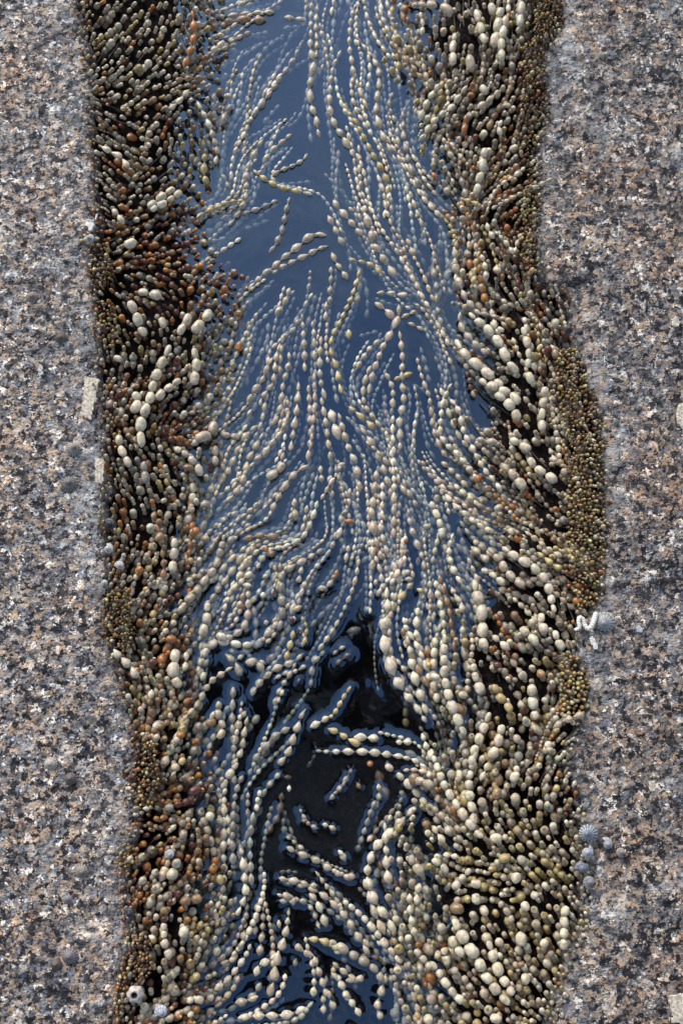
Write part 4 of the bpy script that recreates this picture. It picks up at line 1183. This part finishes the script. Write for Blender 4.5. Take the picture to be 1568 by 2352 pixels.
FX = [([(196,866),(228,872),(210,964),(186,954)], M_FELD, 'long chalky cream bar set in the left rock edge'),
 ([(220,1052),(240,1056),(238,1112),(219,1110)], M_FELD, 'short chalky white bar set in rock below the long bar'),
 ([(14,918),(28,908),(42,922),(38,934),(20,938)], M_FELD, 'star shaped white crystal at left picture edge'),
 ([(1555,930),(1572,925),(1572,990),(1562,985),(1550,960)], M_FELD, 'large cream crystal at right picture edge, upper half'),
 ([(1534,2286),(1572,2280),(1575,2350),(1540,2350)], M_FELD, 'big cream crystal in bottom right corner'),
 ([(1430,2225),(1464,2236),(1460,2262),(1428,2252)], M_FELDB, 'blue grey square crystal at lower right'),
 ([(1488,1798),(1500,1792),(1506,1812),(1502,1832),(1490,1824)], M_FELD, 'bright white wedge crystal above the two tan barnacle rings'),
 ([(1540,734),(1552,726),(1562,740),(1556,752),(1542,748)], M_FELD, 'white crystal high near the right picture edge'),
 ([(60,2215),(92,2220),(118,2175),(126,2185),(104,2240),(88,2256),(68,2236)], M_FELD, 'tan wedge crystal left of the blackish limpet'),
 ([(1457,1442),(1468,1436),(1478,1444),(1474,1454),(1462,1452)], M_FELDB, 'small bluish white crystal right of the wide bluish limpet'),
 ([(40,755),(68,738),(92,755),(88,790),(60,775)], M_FELD, 'ragged cream crystal below the round brown limpet'),
 ([(72,45),(94,38),(96,64),(86,76),(74,66)], M_FELDB, 'pale crystal near top left corner'),
 ([(114,158),(152,152),(156,190),(150,236),(126,228),(112,190)], M_FELDB, 'large mottled whitish crystal on the upper left rock'),
 ([(86,258),(100,256),(120,290),(140,300),(136,312),(112,306)], M_FELDB, 'slanting white crystal streak below the large mottled one')]
for poly, mt, lb in [FX[i] for i in (0, 1, 3, 4, 5, 6, 7, 9)]:
    tag(slab('rock_crystal', poly, .0016, mt), lb, 'crystal', 'pale crystals in the granite')

# ------------------------------------------------------------------ water with a skin that climbs each bead it meets
wet = np.array(wet)
x0, x1 = -.36, .36; pB = P(784, 2420, ZW)[1]; pT = P(784, -60, ZW)[1]; st_ = .00125
nx, ny = int((x1-x0)/st_), int((pT-pB)/st_); H = np.zeros((ny, nx), np.float32)
gx = x0+np.arange(nx)*st_; gy = pB+np.arange(ny)*st_
lowy = P(784, 1180, ZW)[1]
for (x, y, z, r, hl, dx, dy) in wet:
    rc2 = r*r-(z-ZW)**2; rc = math.sqrt(rc2) if rc2 > 0 else 0
    amp = (.0011 if y < lowy else .00012)*(1 if z > ZW-r*.4 else .6)
    R = .010+hl; i0, i1 = np.searchsorted(gx, [x-R, x+R]); j0, j1 = np.searchsorted(gy, [y-R, y+R])
    if i1 <= i0 or j1 <= j0: continue
    X, Y = np.meshgrid(gx[i0:i1]-x, gy[j0:j1]-y); n_ = math.hypot(dx, dy)+1e-6; ux, uy = dx/n_, dy/n_; hl2 = max(0, hl*n_-rc)
    a = X*ux+Y*uy; b = -X*uy+Y*ux; a = np.abs(a)-hl2; a[a < 0] = 0; d = np.sqrt(a*a+b*b)-rc
    h = amp*np.exp(-np.maximum(d, 0)/.0028); sl = H[j0:j1, i0:i1]; np.maximum(sl, h, out=sl)
for _ in range(3):
    H[1:-1, 1:-1] = (H[1:-1, 1:-1]*2+H[:-2, 1:-1]+H[2:, 1:-1]+H[1:-1, :-2]+H[1:-1, 2:])/6
YY, XX = np.meshgrid(gy, gx, indexing='ij'); V = np.stack([XX, YY, ZW+H], -1)
V[-1,:,1] += 12; V[0,:,1] -= 12
I = np.arange(nx*ny).reshape(ny, nx); q = np.stack([I[:-1,:-1], I[:-1,1:], I[1:,1:], I[1:,:-1]], -1).reshape(-1, 4)
wa = obj('water', np_mesh('water', V.reshape(-1,3), q, M_WATER)); wa['kind'] = 'structure'
print('beads wet', len(wet), 'tips', len(tips), 'mass verts', mass.n, 'labels', len(set(r['label'] for r in labels)), 'maxwords', max(len(r['label'].split()) for r in labels))
# ------------------------------------------------------------------ the photographer whose dark shape the water mirrors
def skin_obj(name, verts, edges, radii, mat, parent=None, sub=2, root=0):
    me = bpy.data.meshes.new(name); me.from_pydata([Vector(v) for v in verts], edges, []); me.materials.append(mat)
    o = obj(name, me, parent); sk = o.modifiers.new('skin', 'SKIN'); sk.use_smooth_shade = True
    for i, r in enumerate(radii):
        d = me.skin_vertices[0].data[i]; d.radius = r if isinstance(r, tuple) else (r, r); d.use_root = (i == root)
    sb = o.modifiers.new('sub', 'SUBSURF'); sb.levels = sub; sb.render_levels = sub
    return o
M_CLOTH = plain('dark_cloth', (.012,.012,.015), .9, .3, 90, .4)
M_SKIN = plain('skin', (.40,.25,.18), .5, .1, 60, .1)
M_HAIR = plain('hair', (.02,.014,.01), .5, .3, 300, .6)
M_BLK = plain('black_plastic', (.015,.015,.016), .35, .2, 400, .2)
per = tag(bpy.data.objects.new('person', None), 'person in dark clothes stooping over the pool, seen as a dark reflection', 'person'); link(per); per.location = (0, -.45, 0)
pv, pe, pr = [], [], []
def j(p, r, par=None):
    pv.append((p[0], p[1]+.45, p[2])); pr.append(r)
    if par is not None: pe.append((par, len(pv)-1))
    return len(pv)-1
pel = j((0,-.37,.97), (.20,.15)); wst = j((0,-.29,1.12), (.22,.15), pel); chs = j((0,-.17,1.30), (.26,.16), wst); upc = j((0,-.07,1.42), (.24,.12), chs)
nk = j((0,.05,1.49), .10, upc); hd0 = j((0,.11,1.50), .105, nk); hd1 = j((0,.18,1.50), (.105,.115), hd0); hd2 = j((0,.26,1.505), (.085,.09), hd1)
hands = []
for s in (-1, 1):
    hp = j((s*.12,-.38,.91), .10, pel); th = j((s*.28,-.39,.72), .085, hp); kn = j((s*.40,-.38,.50), .062, th); cf = j((s*.44,-.43,.34), .056, kn); an = j((s*.47,-.50,.08), .040, cf); j((s*.49,-.44,.045), .043, an); j((s*.52,-.38,.035), .036, len(pv)-1)
    sh = j((s*.19,-.06,1.42), .085, upc); ua = j((s*.27,.01,1.41), .075, sh); el_ = j((s*.31,.09,1.385), .065, ua); fa = j((s*.20,.04,1.33), .050, el_); wr_ = j((s*.105,-.02,1.275), .028, fa)
    pl = j((s*.075,-.025,1.268), (.024,.036), wr_)
skin_obj('body', pv, pe, pr, M_CLOTH, per)
for s in (-1, 1):
    hv = [(s*.10,.43,1.274), (s*.072,.425,1.268)]; he = [(0, 1)]; hr = [.024, .026]
    for k, (dy, ln) in enumerate(((.026,.9), (.009,1.0), (-.008,.95), (-.024,.75))):
        b = len(hv); hv += [(s*.058,.425+dy,1.272), (s*(.046-.002*k),.425+dy,1.252), (s*(.050),.425+dy,1.238-.008*ln)]; he += [(1, b), (b, b+1), (b+1, b+2)]; hr += [.010, .009, .0075]
    b = len(hv); hv += [(s*.075,.395,1.262), (s*.055,.39,1.25)]; he += [(1, b), (b, b+1)]; hr += [.012, .009]
    skin_obj('hand', hv, he, hr, M_SKIN, per, 1)
skin_obj('face', [(0,.64,1.445),(0,.62,1.40),(0,.615,1.385),(0,.66,1.395),(0,.64,1.375)], [(0,1),(1,2),(1,3),(1,4)], [(.062,.075),(.055,.06),(.014,.014),(.02,.02),(.014,.012)], M_SKIN, per, 2)
skin_obj('hair', [(0,.61,1.58),(0,.67,1.585),(0,.73,1.54)], [(0,1),(1,2)], [(.07,.06),(.085,.07),(.06,.05)], M_HAIR, per, 2)
import bmesh
cm = tag(bpy.data.objects.new('photo_camera', None), 'black camera held above the pool by the stooping person', 'camera'); link(cm); cm.location = (0, 0, 1.25)
bm = bmesh.new(); bmesh.ops.create_cube(bm, size=1)
for v in bm.verts: v.co = (v.co.x*.11, v.co.y*.07, v.co.z*.035+.012)
bmesh.ops.bevel(bm, geom=bm.edges[:], offset=.006, segments=3, affect='EDGES'); me = bpy.data.meshes.new('camera_body'); bm.to_mesh(me); bm.free(); me.materials.append(M_BLK); obj('camera_body', me, cm)
bm = bmesh.new(); bmesh.ops.create_cone(bm, cap_ends=True, segments=40, radius1=.031, radius2=.028, depth=.03)
for v in bm.verts: v.co.z -= .019
top = [f for f in bm.faces if f.normal.z < -.9]; r_ = bmesh.ops.inset_region(bm, faces=top, thickness=.005); bmesh.ops.translate(bm, verts=top[0].verts, vec=(0, 0, .006))
me = bpy.data.meshes.new('lens'); bm.to_mesh(me); bm.free(); me.materials.append(M_BLK); obj('lens', me, cm)
